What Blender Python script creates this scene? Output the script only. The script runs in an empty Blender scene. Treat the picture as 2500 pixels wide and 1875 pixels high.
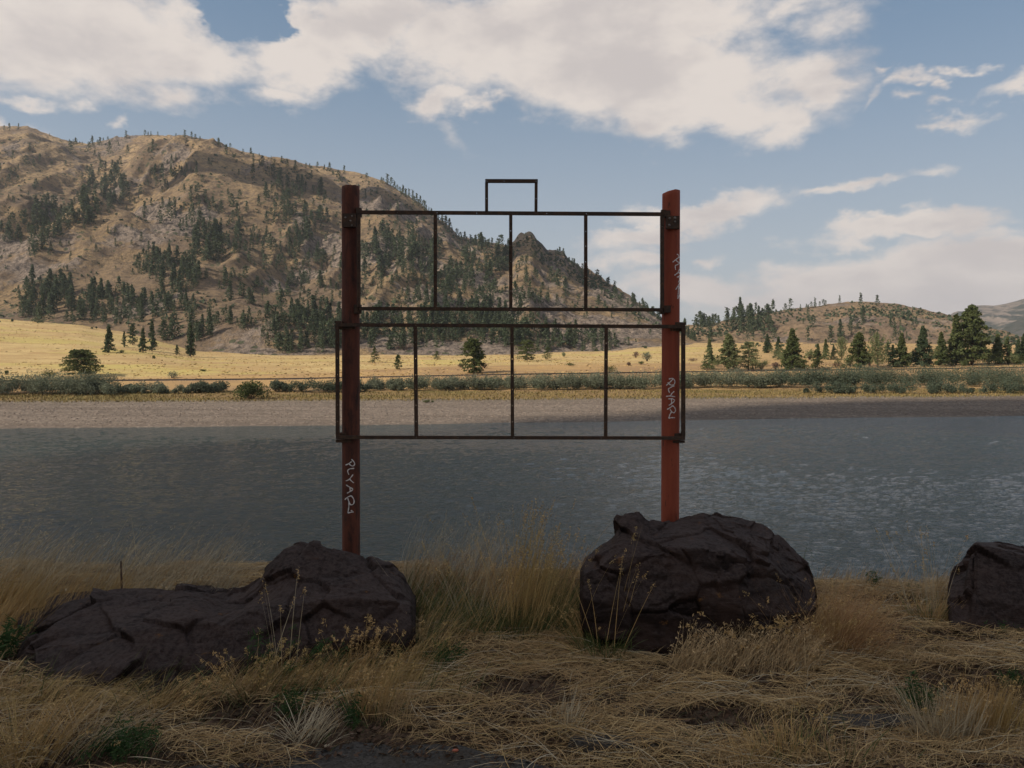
import bpy, math, random
import numpy as np, time
T0 = time.time()

# ------------------------------------------------------------------ camera, sky, sun, exposure
F, HX, HY, EYE = 1800.0, 1250.0, 880.0, 9.0      # lens in photo pixels, horizon point, eye height over the river
K = 2500 / 2212.0
scene = bpy.context.scene
COL = scene.collection

cam_d = bpy.data.cameras.new("camera")
cam = bpy.data.objects.new("camera", cam_d); COL.objects.link(cam)
cam_d.sensor_width = 36; cam_d.lens = 36 * F / 2500; cam_d.shift_y = -(937.5 - HY) / 2500
cam_d.clip_start = 0.05; cam_d.clip_end = 12000
cam.location = (0, 0, EYE); cam.rotation_euler = (math.radians(90), 0, 0)
scene.camera = cam

L = np.array([-0.72, -0.36, 0.60]); L = L / np.linalg.norm(L)      # towards the sun
sun_el = math.asin(L[2]); sun_az = math.atan2(L[0], L[1])

scene.view_settings.view_transform = 'Standard'
scene.view_settings.look = 'None'
scene.view_settings.exposure = 0.1
scene.view_settings.gamma = 1.0
scene.view_settings.use_curve_mapping = False
scene.render.engine = 'CYCLES'
scene.cycles.use_denoising = True
scene.cycles.max_bounces = 6
scene.cycles.diffuse_bounces = 2
scene.cycles.glossy_bounces = 2
scene.cycles.volume_bounces = 0
scene.cycles.transparent_max_bounces = 8

SKY_STRENGTH = 0.1
CLOUD = (7.7, 6.9, 6.25)
CLOUD_GREY = (6.0, 5.4, 5.1)


class Nodes:
    def __init__(s, nt):
        s.nt = nt; nt.nodes.clear()
    def __call__(s, t, ins=None, out=0, **kw):
        n = s.nt.nodes.new(t)
        for k, v in kw.items(): setattr(n, k, v)
        for k, v in (ins or {}).items():
            sock = n.inputs[k]
            if isinstance(v, bpy.types.NodeSocket): s.nt.links.new(v, sock)
            else: sock.default_value = v
        return n.outputs[out] if out is not None else n
    def math(s, op, a, b=0.0, c=0.0, clamp=False):
        return s('ShaderNodeMath', {0: a, 1: b, 2: c}, operation=op, use_clamp=clamp)
    def ramp(s, v, lo, hi, a=0.0, b=1.0, smooth=True):
        return s('ShaderNodeMapRange', {0: v, 1: lo, 2: hi, 3: a, 4: b}, interpolation_type='SMOOTHSTEP' if smooth else 'LINEAR')
    def mix(s, f, a, b, blend='MIX'):
        n = s.nt.nodes.new('ShaderNodeMix'); n.data_type = 'RGBA'; n.blend_type = blend
        for i, v in ((0, f), (6, a), (7, b)):
            if isinstance(v, bpy.types.NodeSocket): s.nt.links.new(v, n.inputs[i])
            else: n.inputs[i].default_value = (*v, 1) if isinstance(v, tuple) and len(v) == 3 else v
        return n.outputs[2]
    def noise(s, vec, scale, detail=4, rough=0.55, out=0, dist=0.0):
        return s('ShaderNodeTexNoise', {'Vector': vec, 'Scale': scale, 'Detail': detail, 'Roughness': rough, 'Distortion': dist}, out)
    def mapping(s, vec, loc=(0, 0, 0), rot=(0, 0, 0), scale=(1, 1, 1), t='POINT'):
        return s('ShaderNodeMapping', {'Vector': vec, 'Location': loc, 'Rotation': rot, 'Scale': scale}, vector_type=t)


world = bpy.data.worlds.new("World"); scene.world = world; world.use_nodes = True
n = Nodes(world.node_tree)
tc = n('ShaderNodeTexCoord', out=0)
sep = n('ShaderNodeSeparateXYZ', {0: tc}, None)
az = n.math('ARCTAN2', sep.outputs[0], sep.outputs[1])
el = n.math('ARCSINE', sep.outputs[2])
P2 = n('ShaderNodeCombineXYZ', {0: az, 1: el, 2: 0.0})
_w = n('ShaderNodeVectorMath', {0: n.noise(n.mapping(P2, scale=(1, 1.7, 1)), 7.0, 5, 0.6, out=1), 1: (0.5, 0.5, 0.5)}, operation='SUBTRACT')
_w = n('ShaderNodeVectorMath', {0: _w, 1: (0.22, 0.11, 0.0)}, operation='MULTIPLY')
PW = n('ShaderNodeVectorMath', {0: P2, 1: _w}, operation='ADD')
sky = n('ShaderNodeTexSky', sky_type='NISHITA', sun_disc=False, sun_elevation=sun_el, sun_rotation=sun_az,
        air_density=1.0, dust_density=1.5, ozone_density=1.0, altitude=800)
# thin summer haze over the blue: paler and greyer towards the horizon
hz = n.ramp(el, -0.02, 0.55, 1.0, 0.0)
base = n.mix(n.math('MULTIPLY_ADD', hz, 0.38, 0.44), sky, n.mix(hz, (1.55, 2.75, 3.95), (4.9, 5.05, 5.05)))
# clouds: ellipses in azimuth and elevation, frayed with noise
blobs = [  # cx, cy, rx, ry (photo at 2212 wide), tilt deg, weight
    (130, 75, 400, 125, 0, 1.1), (380, 110, 210, 100, 0, .9), (372, 200, 100, 45, 0, .7), (60, 30, 260, 120, 0, 1.0),
    (655, 110, 150, 95, 20, 1.0), (612, 203, 95, 34, 0, .65), (690, 55, 190, 75, 0, .9), (820, 30, 230, 80, 0, 1.0),
    (1060, 90, 330, 110, 0, 1.15), (1300, 150, 480, 125, -6, 1.25), (1300, 40, 420, 110, 0, 1.2), (1480, 230, 330, 62, -3, 1.0),
    (965, 215, 85, 34, 0, .8), (1040, 235, 60, 30, -20, .7), (1660, 255, 110, 50, 20, .8), (1730, 160, 130, 70, 0, .85), (1180, 200, 230, 50, -12, .9),
    (1830, 45, 160, 60, 0, .42), (1700, 20, 100, 60, 0, .5), (1850, 130, 110, 80, 15, .33),
    (2000, 180, 62, 22, 0, .62), (2035, 198, 26, 16, 0, .6), (2090, 262, 72, 18, -8, .6), (2165, 190, 70, 22, 12, .6), (1950, 145, 36, 9, 0, .5),
    (2092, 155, 36, 10, 0, .42), (1965, 232, 50, 14, 0, .42), (2055, 232, 40, 12, 0, .45), (2195, 215, 40, 14, 0, .5), (1890, 215, 60, 12, 20, .35),
    (1530, 445, 165, 36, 2, 1.0), (1420, 492, 220, 28, 8, .95), (1350, 562, 120, 28, 0, .75), (1380, 530, 170, 16, 0, .35),
    (1860, 415, 140, 20, 8, .75), (1770, 425, 120, 13, 4, .6), (1555, 553, 52, 16, 6, .5), (1470, 625, 300, 45, 0, .8),
    (1960, 497, 270, 34, 5, 1.25), (1930, 600, 440, 62, 5, 1.2), (2170, 560, 330, 80, 4, 1.5), (1750, 655, 360, 45, 0, .9), (2100, 650, 420, 80, 0, 1.3),
    (125, 213, 88, 20, -4, .6), (10, 262, 120, 50, -25, .75), (272, 285, 28, 14, 0, .45), (955, 275, 60, 26, -50, .22)]
acc = None
for cx, cy, rx, ry, rot, w in blobs:
    a0 = math.atan((cx * K - HX) / F); c = math.cos(a0)
    e0 = math.atan((HY - cy * K) / F * c)
    m = n.mapping(PW, (a0, e0, 0), (0, 0, math.radians(rot)), (rx * K / F * c * c * 1.12, ry * K / F * c * 1.12, 1), 'TEXTURE')
    ln = n('ShaderNodeVectorMath', {0: m}, 1, operation='LENGTH')
    d = n.math('MULTIPLY_ADD', ln, -w, w)
    acc = d if acc is None else n('ShaderNodeMath', {0: acc, 1: d, 2: 0.12}, operation='SMOOTH_MAX')
for cx, cy, rx, ry, rot in [(500, 20, 120, 34, -8), (570, 44, 60, 20, 0)]:      # the blue gap at the top
    a0 = math.atan((cx * K - HX) / F); c = math.cos(a0); e0 = math.atan((HY - cy * K) / F * c)
    m = n.mapping(PW, (a0, e0, 0), (0, 0, math.radians(rot)), (rx * K / F * c * c, ry * K / F * c, 1), 'TEXTURE')
    ln = n('ShaderNodeVectorMath', {0: m}, 1, operation='LENGTH')
    acc = n.math('SUBTRACT', acc, n.math('MULTIPLY', n.ramp(ln, 0.0, 1.6, 1, 0), 1.15))
# elsewhere in the sky: the same kind of broken cloud
wout = n.math('MAXIMUM', n.ramp(n.math('ABSOLUTE', az), 0.68, 0.85), n.ramp(el, 0.46, 0.6))
gen = n.math('MULTIPLY', n.ramp(n.noise(n.mapping(tc, scale=(1, 1, 2.4)), 2.1, 3), 0.42, 0.66, -0.2, 1.0), n.ramp(el, 0.0, 0.12))
acc = n('ShaderNodeMath', {0: acc, 1: n.math('SUBTRACT', gen, n.math('MULTIPLY_ADD', wout, -1.5, 1.5)), 2: 0.15}, operation='SMOOTH_MAX')
st = n.mapping(P2, scale=(1, 1.9, 1))
n1 = n.noise(st, 9.0, 9, 0.62, dist=0.25)
n2 = n.noise(st, 26.0, 7, 0.6)
dens = n.math('ADD', acc, n.math('MULTIPLY_ADD', n1, 0.95, -0.475))
dens = n.math('ADD', dens, n.math('MULTIPLY_ADD', n2, 0.5, -0.25))
cov = n.ramp(dens, -0.02, 0.62)
bell = n.noise(n.mapping(st, (0, 0.035, 0)), 5.0, 7, 0.55)
lit = n.ramp(n.math('ADD', n.math('SUBTRACT', bell, n.math('MULTIPLY', n.ramp(acc, 0.35, 1.2), 0.13)), n.math('MULTIPLY', n.math('SUBTRACT', n1, 0.5), 0.55)), 0.26, 0.56)
ccol = n.mix(lit, CLOUD_GREY, CLOUD)
ccol = n.mix(n.ramp(el, 0.2, 0.0), ccol, n.mix(0.45, ccol, (6.9, 6.1, 5.7)))
col = n.mix(n.math('MULTIPLY', cov, 0.93), base, ccol)
col = n.mix(n.ramp(el, 0.0, -0.05), col, (1.0, 0.9, 0.75))
bg = n('ShaderNodeBackground', {0: col, 1: SKY_STRENGTH})
n('ShaderNodeOutputWorld', {0: bg}, None)
world.cycles.sampling_method = 'MANUAL'; world.cycles.sample_map_resolution = 512

sun_d = bpy.data.lights.new("sun", 'SUN'); sun_d.energy = 4.4; sun_d.angle = math.radians(0.53); sun_d.color = (1.0, 0.90, 0.76)
sun = bpy.data.objects.new("sun", sun_d); COL.objects.link(sun)
from mathutils import Vector
sun.rotation_euler = Vector(tuple(L)).to_track_quat('Z', 'Y').to_euler()
sun.location = (-100, -50, 200)

# ------------------------------------------------------------------ helpers
def _h(ix, iy, iz, seed):
    v = (ix * 374761393 + iy * 668265263 + iz * 2147483647 + seed * 974634777) & 0xFFFFFFFF
    v = ((v ^ (v >> 13)) * 1274126177) & 0xFFFFFFFF
    v = ((v ^ (v >> 16)) * 2246822519) & 0xFFFFFFFF
    return ((v ^ (v >> 15)) & 0xFFFFFF) / float(0xFFFFFF)
def vnoise(x, y, z=0.0, seed=0):
    x, y, z = np.broadcast_arrays(np.asarray(x, float), np.asarray(y, float), np.asarray(z, float))
    i, j, k = [np.floor(v).astype(np.int64) for v in (x, y, z)]
    f, g, h = x - i, y - j, z - k
    f, g, h = [t * t * (3 - 2 * t) for t in (f, g, h)]
    r = 0
    for a in (0, 1):
        for b in (0, 1):
            for c in (0, 1):
                r = r + _h(i + a, j + b, k + c, seed) * (f if a else 1 - f) * (g if b else 1 - g) * (h if c else 1 - h)
    return r * 2 - 1
def fbm(x, y, z=0.0, o=4, seed=0, gain=0.5):
    r, a, s, t = 0, 1.0, 1.0, 0
    for i in range(o):
        r = r + a * vnoise(x * s + 17.3 * i, y * s - 9.1 * i, z * s + 4.7 * i, seed + i); t += a; a *= gain; s *= 2.03
    return r / t
def ridged(x, y, z=0.0, o=4, seed=0):
    r, a, s, t = 0, 1.0, 1.0, 0
    for i in range(o):
        r = r + a * (1 - 2 * np.abs(vnoise(x * s + 7.3 * i, y * s + 3.1 * i, z * s, seed + i))); t += a; a *= 0.5; s *= 2.05
    return r / t
def facets(p, scale, seed=0):
    """chipped-stone relief: every cell tilts its own way"""
    q = p / scale; b = np.floor(q).astype(np.int64)
    best = np.full(len(p), 9e9); val = np.zeros(len(p)); sec = np.full(len(p), 9e9)
    for i in (-1, 0, 1):
        for j in (-1, 0, 1):
            for k in (-1, 0, 1):
                c = b + np.array([i, j, k]); x, y, z = c.T
                pt = c + np.stack([_h(x, y, z, seed + s) for s in (1, 2, 3)], 1)
                d = ((q - pt) ** 2).sum(1)
                g = np.stack([_h(x, y, z, seed + s) for s in (5, 6, 7)], 1) - 0.5
                v = ((q - pt) * g).sum(1) * 2 + (_h(x, y, z, seed + 9) - 0.5) * 0.6
                m = d < best
                sec = np.where(m, best, np.minimum(sec, d)); best = np.where(m, d, best); val = np.where(m, v, val)
    return val, np.sqrt(sec) - np.sqrt(best)

def P(px, py, D):
    return np.stack(np.broadcast_arrays((np.asarray(px, float) - HX) / F * D, np.asarray(D, float), EYE + (HY - np.asarray(py, float)) / F * D), -1)

def mesh(name, v, f, mats, smooth=False, attrs=None, fmat=None):
    me = bpy.data.meshes.new(name)
    v = np.asarray(v, np.float32)
    f = np.asarray(f, np.int32) if not isinstance(f, list) else f
    if isinstance(f, np.ndarray):
        me.vertices.add(len(v)); me.vertices.foreach_set('co', v.ravel())
        nf, k = f.shape
        me.loops.add(nf * k); me.loops.foreach_set('vertex_index', f.ravel())
        me.polygons.add(nf); me.polygons.foreach_set('loop_start', np.arange(0, nf * k, k, dtype=np.int32))
        me.polygons.foreach_set('loop_total', np.full(nf, k, np.int32))
    else:
        me.from_pydata([tuple(map(float, p)) for p in v], [], f)
    for m in (mats if isinstance(mats, (list, tuple)) else [mats]): me.materials.append(m)
    if fmat is not None: me.polygons.foreach_set('material_index', np.asarray(fmat, np.int32))
    me.polygons.foreach_set('use_smooth', np.full(len(me.polygons), smooth, bool))
    for k, a in (attrs or {}).items():
        at = me.attributes.new(k, 'FLOAT', 'POINT'); at.data.foreach_set('value', np.asarray(a, np.float32))
    me.update(calc_edges=True); me.validate()
    return me
def link(name, me, parent=None, loc=None, rz=0.0, scale=None):
    o = bpy.data.objects.new(name, me); COL.objects.link(o)
    if parent is not None: o.parent = parent
    if loc is not None: o.location = [float(c) for c in loc]
    if rz: o.rotation_euler = (0, 0, rz)
    if scale is not None: o.scale = scale
    return o
def tag(o, label=None, cat=None, group=None, kind=None):
    for k, v in (('label', label), ('category', cat), ('group', group), ('kind', kind)):
        if v: o[k] = v
    return o
def grid_faces(nr, nc, wrap=False):
    i = np.arange(nr - 1)[:, None]; j = np.arange(nc if wrap else nc - 1)[None, :]
    a = i * nc + j; b = i * nc + (j + 1) % nc
    return np.stack([a, b, b + nc, a + nc], -1).reshape(-1, 4)
def join(parts):
    """parts: list of (v, f) or (v, f, attr) with quads"""
    vs, fs, at, o = [], [], [], 0
    for p in parts:
        vs.append(p[0]); fs.append(p[1] + o); o += len(p[0])
        at.append(p[2] if len(p) > 2 else np.zeros(len(p[0])))
    return np.concatenate(vs), np.concatenate(fs), np.concatenate(at)
def box(c, s):
    x, y, z = [k / 2 for k in s]
    v = np.array([[a * x, b * y, d * z] for a in (-1, 1) for b in (-1, 1) for d in (-1, 1)]) + np.asarray(c)
    return v, np.array([[0, 1, 3, 2], [4, 6, 7, 5], [0, 4, 5, 1], [2, 3, 7, 6], [0, 2, 6, 4], [1, 5, 7, 3]])
def tube(pts, radii, k=6):
    pts = np.asarray(pts, float); nn = len(pts)
    t = np.gradient(pts, axis=0); t /= np.linalg.norm(t, axis=1)[:, None] + 1e-9
    up = np.where(np.abs(t[:, 2:3]) > 0.9, [[1.0, 0, 0]], [[0, 0, 1.0]])
    a = np.cross(t, up); a /= np.linalg.norm(a, axis=1)[:, None]; b = np.cross(t, a)
    th = np.arange(k) / k * 2 * np.pi
    r = np.broadcast_to(np.asarray(radii, float), (nn,))
    v = pts[:, None] + (a[:, None] * np.cos(th)[None, :, None] + b[:, None] * np.sin(th)[None, :, None]) * r[:, None, None]
    return v.reshape(-1, 3), grid_faces(nn, k, True)

def leaves(p, size, rng, flat=0.0, aspect=0.55):
    """one rhomb per point, size array"""
    m = len(p); size = np.broadcast_to(size, (m,))
    a = rng.normal(size=(m, 3)); a[:, 2] *= (1 - flat); a /= np.linalg.norm(a, axis=1)[:, None]
    b = rng.normal(size=(m, 3)); b = np.cross(a, b); b /= np.linalg.norm(b, axis=1)[:, None]
    s = size[:, None]
    v = np.stack([p - a * s * .5, p + b * s * aspect * .5, p + a * s * .5, p - b * s * aspect * .5], 1).reshape(-1, 3)
    f = np.arange(m * 4).reshape(-1, 4)
    return v, f, np.repeat(rng.random(m), 4)

def blades(root, az_, length, width, lean, bend, rng, seg=4, twist=None):
    """upright grass blades; lean = start tilt, bend = extra tilt at the tip (radians)"""
    m = len(root)
    length, width, lean, bend = [np.broadcast_to(np.asarray(q, float), (m,)) for q in (length, width, lean, bend)]
    s = np.linspace(0, 1, seg + 1)
    ang = lean[:, None] + bend[:, None] * s[None] ** 1.5
    dh = np.sin(ang); dv = np.cos(ang)
    h = np.concatenate([np.zeros((m, 1)), np.cumsum((dh[:, 1:] + dh[:, :-1]) / 2, 1)], 1) / seg * length[:, None]
    z = np.concatenate([np.zeros((m, 1)), np.cumsum((dv[:, 1:] + dv[:, :-1]) / 2, 1)], 1) / seg * length[:, None]
    d = np.stack([np.cos(az_), np.sin(az_)], 1)
    c = np.concatenate([root[:, None, :2] + d[:, None] * h[..., None], (root[:, None, 2] + z)[..., None]], 2)
    wa = (rng.random(m) * np.pi) if twist is None else twist
    wd = np.stack([np.cos(wa), np.sin(wa), np.zeros(m)], 1)
    w = width[:, None] * (1 - s[None] ** 2 * 0.85) * 0.5
    v = np.stack([c - wd[:, None] * w[..., None], c + wd[:, None] * w[..., None]], 2)     # m, seg+1, 2, 3
    base = (np.arange(m) * (seg + 1) * 2)[:, None]
    k = (np.arange(seg) * 2)[None]
    f = np.stack([base + k, base + k + 1, base + k + 3, base + k + 2], -1).reshape(-1, 4)
    rnd = np.repeat(rng.random(m), (seg + 1) * 2)
    return v.reshape(-1, 3), f, rnd, c[:, -1], c
def lying(root, az_, length, width, arch, curve, rng, seg=4):
    m = len(root); s = np.linspace(-.5, .5, seg + 1)
    d = np.stack([np.cos(az_), np.sin(az_), np.zeros(m)], 1); q = np.stack([-d[:, 1], d[:, 0], np.zeros(m)], 1)
    c = root[:, None] + d[:, None] * (s[None] * length[:, None])[..., None] + q[:, None] * (curve[:, None] * (s[None] ** 2 * 4) * length[:, None])[..., None]
    c[..., 2] += arch[:, None] * (1 - 4 * s[None] ** 2) * length[:, None]
    w = width[:, None] * (1 - (np.abs(s[None]) * 2) ** 3 * .6) * .5
    tl = rng.normal(0, .5, m)
    wd = q * np.cos(tl)[:, None] + np.array([[0, 0, 1.]]) * np.sin(tl)[:, None]
    v = np.stack([c - wd[:, None] * w[..., None], c + wd[:, None] * w[..., None]], 2)
    base = (np.arange(m) * (seg + 1) * 2)[:, None]; k = (np.arange(seg) * 2)[None]
    f = np.stack([base + k, base + k + 1, base + k + 3, base + k + 2], -1).reshape(-1, 4)
    return v.reshape(-1, 3), f, np.repeat(rng.random(m), (seg + 1) * 2)

# ------------------------------------------------------------------ materials
def material(name, fn, rough=0.85, spec=0.3, bump=None):
    m = bpy.data.materials.new(name); m.use_nodes = True; n = Nodes(m.node_tree)
    r = fn(n); colr, height, dist = (r + (None, None))[:3] if isinstance(r, tuple) and not isinstance(r[0], float) else (r, None, None)
    ins = {'Roughness': rough, 'Specular IOR Level': spec}
    ins['Base Color'] = colr if isinstance(colr, bpy.types.NodeSocket) else (*colr, 1)
    if height is not None: ins['Normal'] = n('ShaderNodeBump', {'Height': height, 'Distance': dist or 0.01, 'Strength': 1.0})
    b = n('ShaderNodeBsdfPrincipled', ins)
    n('ShaderNodeOutputMaterial', {0: b}, None)
    return m
def attr(n, name): return n('ShaderNodeAttribute', {}, 2, attribute_name=name)
def gpos(n): return n('ShaderNodeNewGeometry', {}, 0)
def foliage(name, a, b, c, clump=0.35, trans=0.25):
    """leaf colours a..b by leaf, c where the growth is older; clumps vary by position"""
    m = bpy.data.materials.new(name); m.use_nodes = True; n = Nodes(m.node_tree)
    r = attr(n, 'rnd'); o = n('ShaderNodeObjectInfo', {}, 5)
    pos = n('ShaderNodeTexCoord', {}, 3)
    nz = n.ramp(n.noise(pos, clump, 3), .35, .65)
    cl = n.mix(r, a, b); cl = n.mix(n.math('MULTIPLY', nz, .6), cl, c)
    cl = n.mix(n.math('MULTIPLY', o, .35), cl, n.mix(.5, cl, a))
    d = n('ShaderNodeBsdfPrincipled', {'Base Color': cl, 'Roughness': .8, 'Specular IOR Level': .15})
    t = n('ShaderNodeBsdfTranslucent', {0: cl})
    x = n('ShaderNodeMixShader', {0: trans, 1: d, 2: t})
    n('ShaderNodeOutputMaterial', {0: x}, None)
    return m

def mat_hill(n, light=(.44, .305, .165), brown=(.175, .125, .088)):
    p = gpos(n)
    big = n.noise(p, .006, 5, .6); mid = n.noise(n.mapping(p, scale=(1, .55, 1.6)), .03, 7, .65, dist=.6); fine = n.noise(p, .22, 6, .68)
    zz = n('ShaderNodeSeparateXYZ', {0: p}, 2)
    up = n.ramp(n.math('ADD', zz, n.math('MULTIPLY_ADD', big, 160.0, -80.0)), 150, 300)
    light = n.mix(up, tuple(k * .74 for k in light), tuple(k * 1.1 for k in light))
    c = n.mix(n.ramp(big, .40, .62), light, n.mix(.55, light, brown))
    c = n.mix(n.math('MULTIPLY', n.ramp(mid, .47, .60), .8), c, brown)
    c = n.mix(n.math('MULTIPLY', n.ramp(fine, .42, .62), .7), c, (.125, .095, .066))
    rk = attr(n, 'rock')
    rkc = n.mix(n.ramp(n.noise(n.mapping(p, scale=(1, 1, .45)), .35, 6, .7), .36, .62), (.095, .078, .064), (.30, .235, .185))
    c = n.mix(n.ramp(n.math('ADD', rk, n.math('MULTIPLY_ADD', fine, .7, -.35)), .47, .72), c, rkc)
    basalt_shade = attr(n, 'basalt')  # dark crag rock, its colour deepened further to stand in for cloud shadow
    c = n.mix(n.math('MULTIPLY', n.ramp(n.math('ADD', basalt_shade, n.math('MULTIPLY_ADD', fine, .6, -.3)), .30, .55), .85), c, n.mix(n.ramp(fine, .4, .6), (.022, .020, .019), (.065, .056, .050)))
    # low shrubs dotted over the slope
    vor = n('ShaderNodeTexVoronoi', {'Vector': p, 'Scale': .16, 'Randomness': 1.0}, 0)
    thick = n.noise(p, .018, 4)
    dot = n.math('LESS_THAN', vor, n.ramp(thick, .42, .62, .05, .30))
    c = n.mix(n.math('MULTIPLY', dot, .8), c, (.075, .085, .045))
    lg = n.noise(p, .9, 4, .7)
    return c, n.math('ADD', n.math('MULTIPLY', fine, 2.2), n.math('MULTIPLY', lg, .7)), 1.4
def mat_bank(n):
    p = gpos(n); zone = attr(n, 'zone')       # 0 gravel, 1 green strip, 2 dry grass, 3 gold meadow
    f = n.noise(p, 1.6, 6, .7); st = n.noise(n.mapping(p, scale=(.06, 1.0, 1)), .35, 4, .6); m = n.noise(n.mapping(p, scale=(.35, 1, 1)), .09, 5, .6)
    # stones: dark gaps and pale cobbles
    v = n('ShaderNodeTexVoronoi', {'Vector': p, 'Scale': 2.6, 'Randomness': 1.0}, 1)
    vs = n('ShaderNodeSeparateColor', {0: v}, 0)
    g = n.mix(n.ramp(st, .38, .62), (.175, .138, .108), (.235, .188, .148))
    g = n.mix(n.math('MULTIPLY', n.math('GREATER_THAN', vs, .72), .5), g, (.12, .10, .085))
    g = n.mix(n.math('MULTIPLY', n.math('LESS_THAN', vs, .10), .6), g, (.36, .29, .235))
    g = n.mix(n.math('MULTIPLY', n.ramp(attr(n, 'zone'), .25, 1.0), n.ramp(f, .38, .55)), g, (.16, .14, .08))
    green = n.mix(n.ramp(m, .4, .6), (.17, .135, .05), (.26, .175, .085))
    dry = n.mix(n.ramp(m, .38, .6), (.48, .31, .14), (.36, .23, .12))
    dry = n.mix(n.math('MULTIPLY', n.ramp(f, .5, .7), .5), dry, (.20, .15, .08))
    gold = n.mix(n.ramp(m, .36, .62), (.58, .43, .20), (.46, .315, .15))
    gold = n.mix(n.ramp(n.noise(n.mapping(p, scale=(.25, 1, 1)), .05, 5, .6, dist=.5), .5, .66), gold, (.50, .40, .14))
    gold = n.mix(n.math('MULTIPLY', n.ramp(n.noise(n.mapping(p, scale=(.5, 1, 1)), .22, 6, .7), .50, .66), .75), gold, (.40, .25, .115))
    gold = n.mix(n.math('MULTIPLY', n.ramp(f, .54, .70), .6), gold, (.22, .155, .075))
    c = n.mix(n.ramp(zone, .75, 1.0), g, green); c = n.mix(n.ramp(n.math('ADD', zone, n.math('MULTIPLY_ADD', m, .5, -.25)), 1.6, 2.0), c, dry)
    c = n.mix(n.ramp(n.math('ADD', zone, n.math('MULTIPLY_ADD', m, .7, -.35)), 2.45, 2.8), c, gold)
    return c, n.math('ADD', f, n.math('MULTIPLY', n.noise(p, 6, 3), .5)), .25
def mat_far(col):
    def fn(n):
        p = gpos(n); a = n.noise(p, .012, 7, .7)
        return n.mix(n.ramp(a, .42, .56), col, (.06, .065, .045)), a, 30.0
    return fn
def mat_ground(n):
    p = gpos(n); a = n.noise(p, 7, 8, .7); b = n.noise(p, 45, 5, .7)
    c = n.mix(n.ramp(a, .35, .65), (.065, .042, .027), (.16, .105, .066))
    c = n.mix(n.ramp(b, .5, .72), c, (.19, .15, .10))
    return c, n.math('ADD', n.math('MULTIPLY', b, .5), a), .03
def mat_asphalt(n):
    p = gpos(n); v = n('ShaderNodeTexVoronoi', {'Vector': p, 'Scale': 110.0}, 1)
    c = n.mix(n('ShaderNodeSeparateColor', {0: v}, 0), (.040, .035, .030), (.120, .105, .090))
    b = n.noise(p, 60, 6, .75)
    c = n.mix(n.ramp(n.noise(p, 5, 5, .7), .45, .68), c, (.075, .06, .045))
    return c, b, .012
def mat_rock(n):
    p = gpos(n); a = n.noise(p, 4.5, 7, .65, dist=.4); b = n.noise(p, 38, 7, .72)
    st = n.noise(n.mapping(p, rot=(.3, .2, 0), scale=(1, 1, 5)), 6, 6, .65, dist=.8)
    c = n.mix(n.ramp(a, .38, .62), (.015, .0085, .0065), (.040, .022, .016))
    c = n.mix(n.math('MULTIPLY', n.ramp(st, .52, .68), .6), c, (.050, .033, .027))
    up = n('ShaderNodeSeparateXYZ', {0: n('ShaderNodeNewGeometry', {}, 1)}, 2)
    c = n.mix(n.math('MULTIPLY', n.ramp(up, .25, .85), n.ramp(b, .35, .6, .08, .60)), c, (.098, .070, .062))     # paler mottled tone on upward faces
    li = n.noise(p, 9, 6, .7)
    c = n.mix(n.math('MULTIPLY', n.ramp(li, .63, .71), .75), c, (.17, .075, .02))                 # ochre lichen
    c = n.mix(n.math('MULTIPLY', n.ramp(n.noise(n.mapping(p, (3, 3, 3)), 22, 5, .7), .70, .76), .7), c, (.30, .29, .27))
    h = n.math('ADD', n.math('MULTIPLY', st, .9), n.math('MULTIPLY', b, .55))
    return c, h, .028
def mat_post(dark):
    def fn(n):
        p = gpos(n); s = n.noise(n.mapping(p, scale=(1, 1, .35)), 16, 7, .7); t = n.noise(n.mapping(p, scale=(1, 1, .08)), 30, 5, .7); z = n.noise(p, 90, 5, .7)
        c = n.mix(n.ramp(t, .35, .68), (.33, .075, .036) if not dark else (.15, .046, .026), (.27, .055, .028) if not dark else (.085, .028, .018))
        c = n.mix(n.math('MULTIPLY', n.ramp(s, .46 if dark else .58, .68), .85), c, (.030, .018, .014))
        c = n.mix(n.math('MULTIPLY', n.ramp(z, .60, .74), .6), c, (.16, .09, .05))
        return c, n.math('ADD', z, s), .002
    return fn
def mat_steel(n):
    p = gpos(n); s = n.noise(p, 25, 7, .72); z = n.noise(p, 140, 4, .7)
    c = n.mix(n.ramp(s, .4, .66), (.055, .036, .026), (.105, .056, .033))
    c = n.mix(n.math('MULTIPLY', n.ramp(z, .64, .76), .5), c, (.20, .14, .09))
    return c, z, .0015
def mat_grassy(a, b, c_):
    def fn(n):
        r = attr(n, 'rnd'); p = gpos(n)
        c = n.mix(r, a, b); c = n.mix(n.math('MULTIPLY', n.ramp(n.noise(p, 2.2, 4), .42, .62), .65), c, c_)
        return c
    return fn

M = {}
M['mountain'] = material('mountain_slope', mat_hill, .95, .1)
M['hill'] = material('hill_slope', lambda n: mat_hill(n, (.46, .32, .18), (.22, .155, .11)), .95, .1)
M['bank'] = material('far_bank', mat_bank, .95, .1)
M['far'] = material('far_hill', mat_far((.28, .22, .17)), .95, .1)
M['far2'] = material('far_dark_hill', mat_far((.11, .10, .085)), .95, .1)
M['ground'] = material('litter_soil', mat_ground, .95, .1)
M['asphalt'] = material('asphalt', mat_asphalt, .9, .2)
M['rock'] = material('basalt', mat_rock, .72, .14)
M['post_dark'] = material('rusty_red_paint_worn', mat_post(True), .75, .3)
M['post'] = material('rusty_red_paint', mat_post(False), .7, .3)
M['steel'] = material('rusty_steel', mat_steel, .8, .3)
M['paint'] = material('chalky_white_paint', lambda n: n.mix(n.ramp(n.noise(gpos(n), 300, 3), .35, .7), (.85, .80, .76), (.68, .62, .58)), .8, .2)
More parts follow.
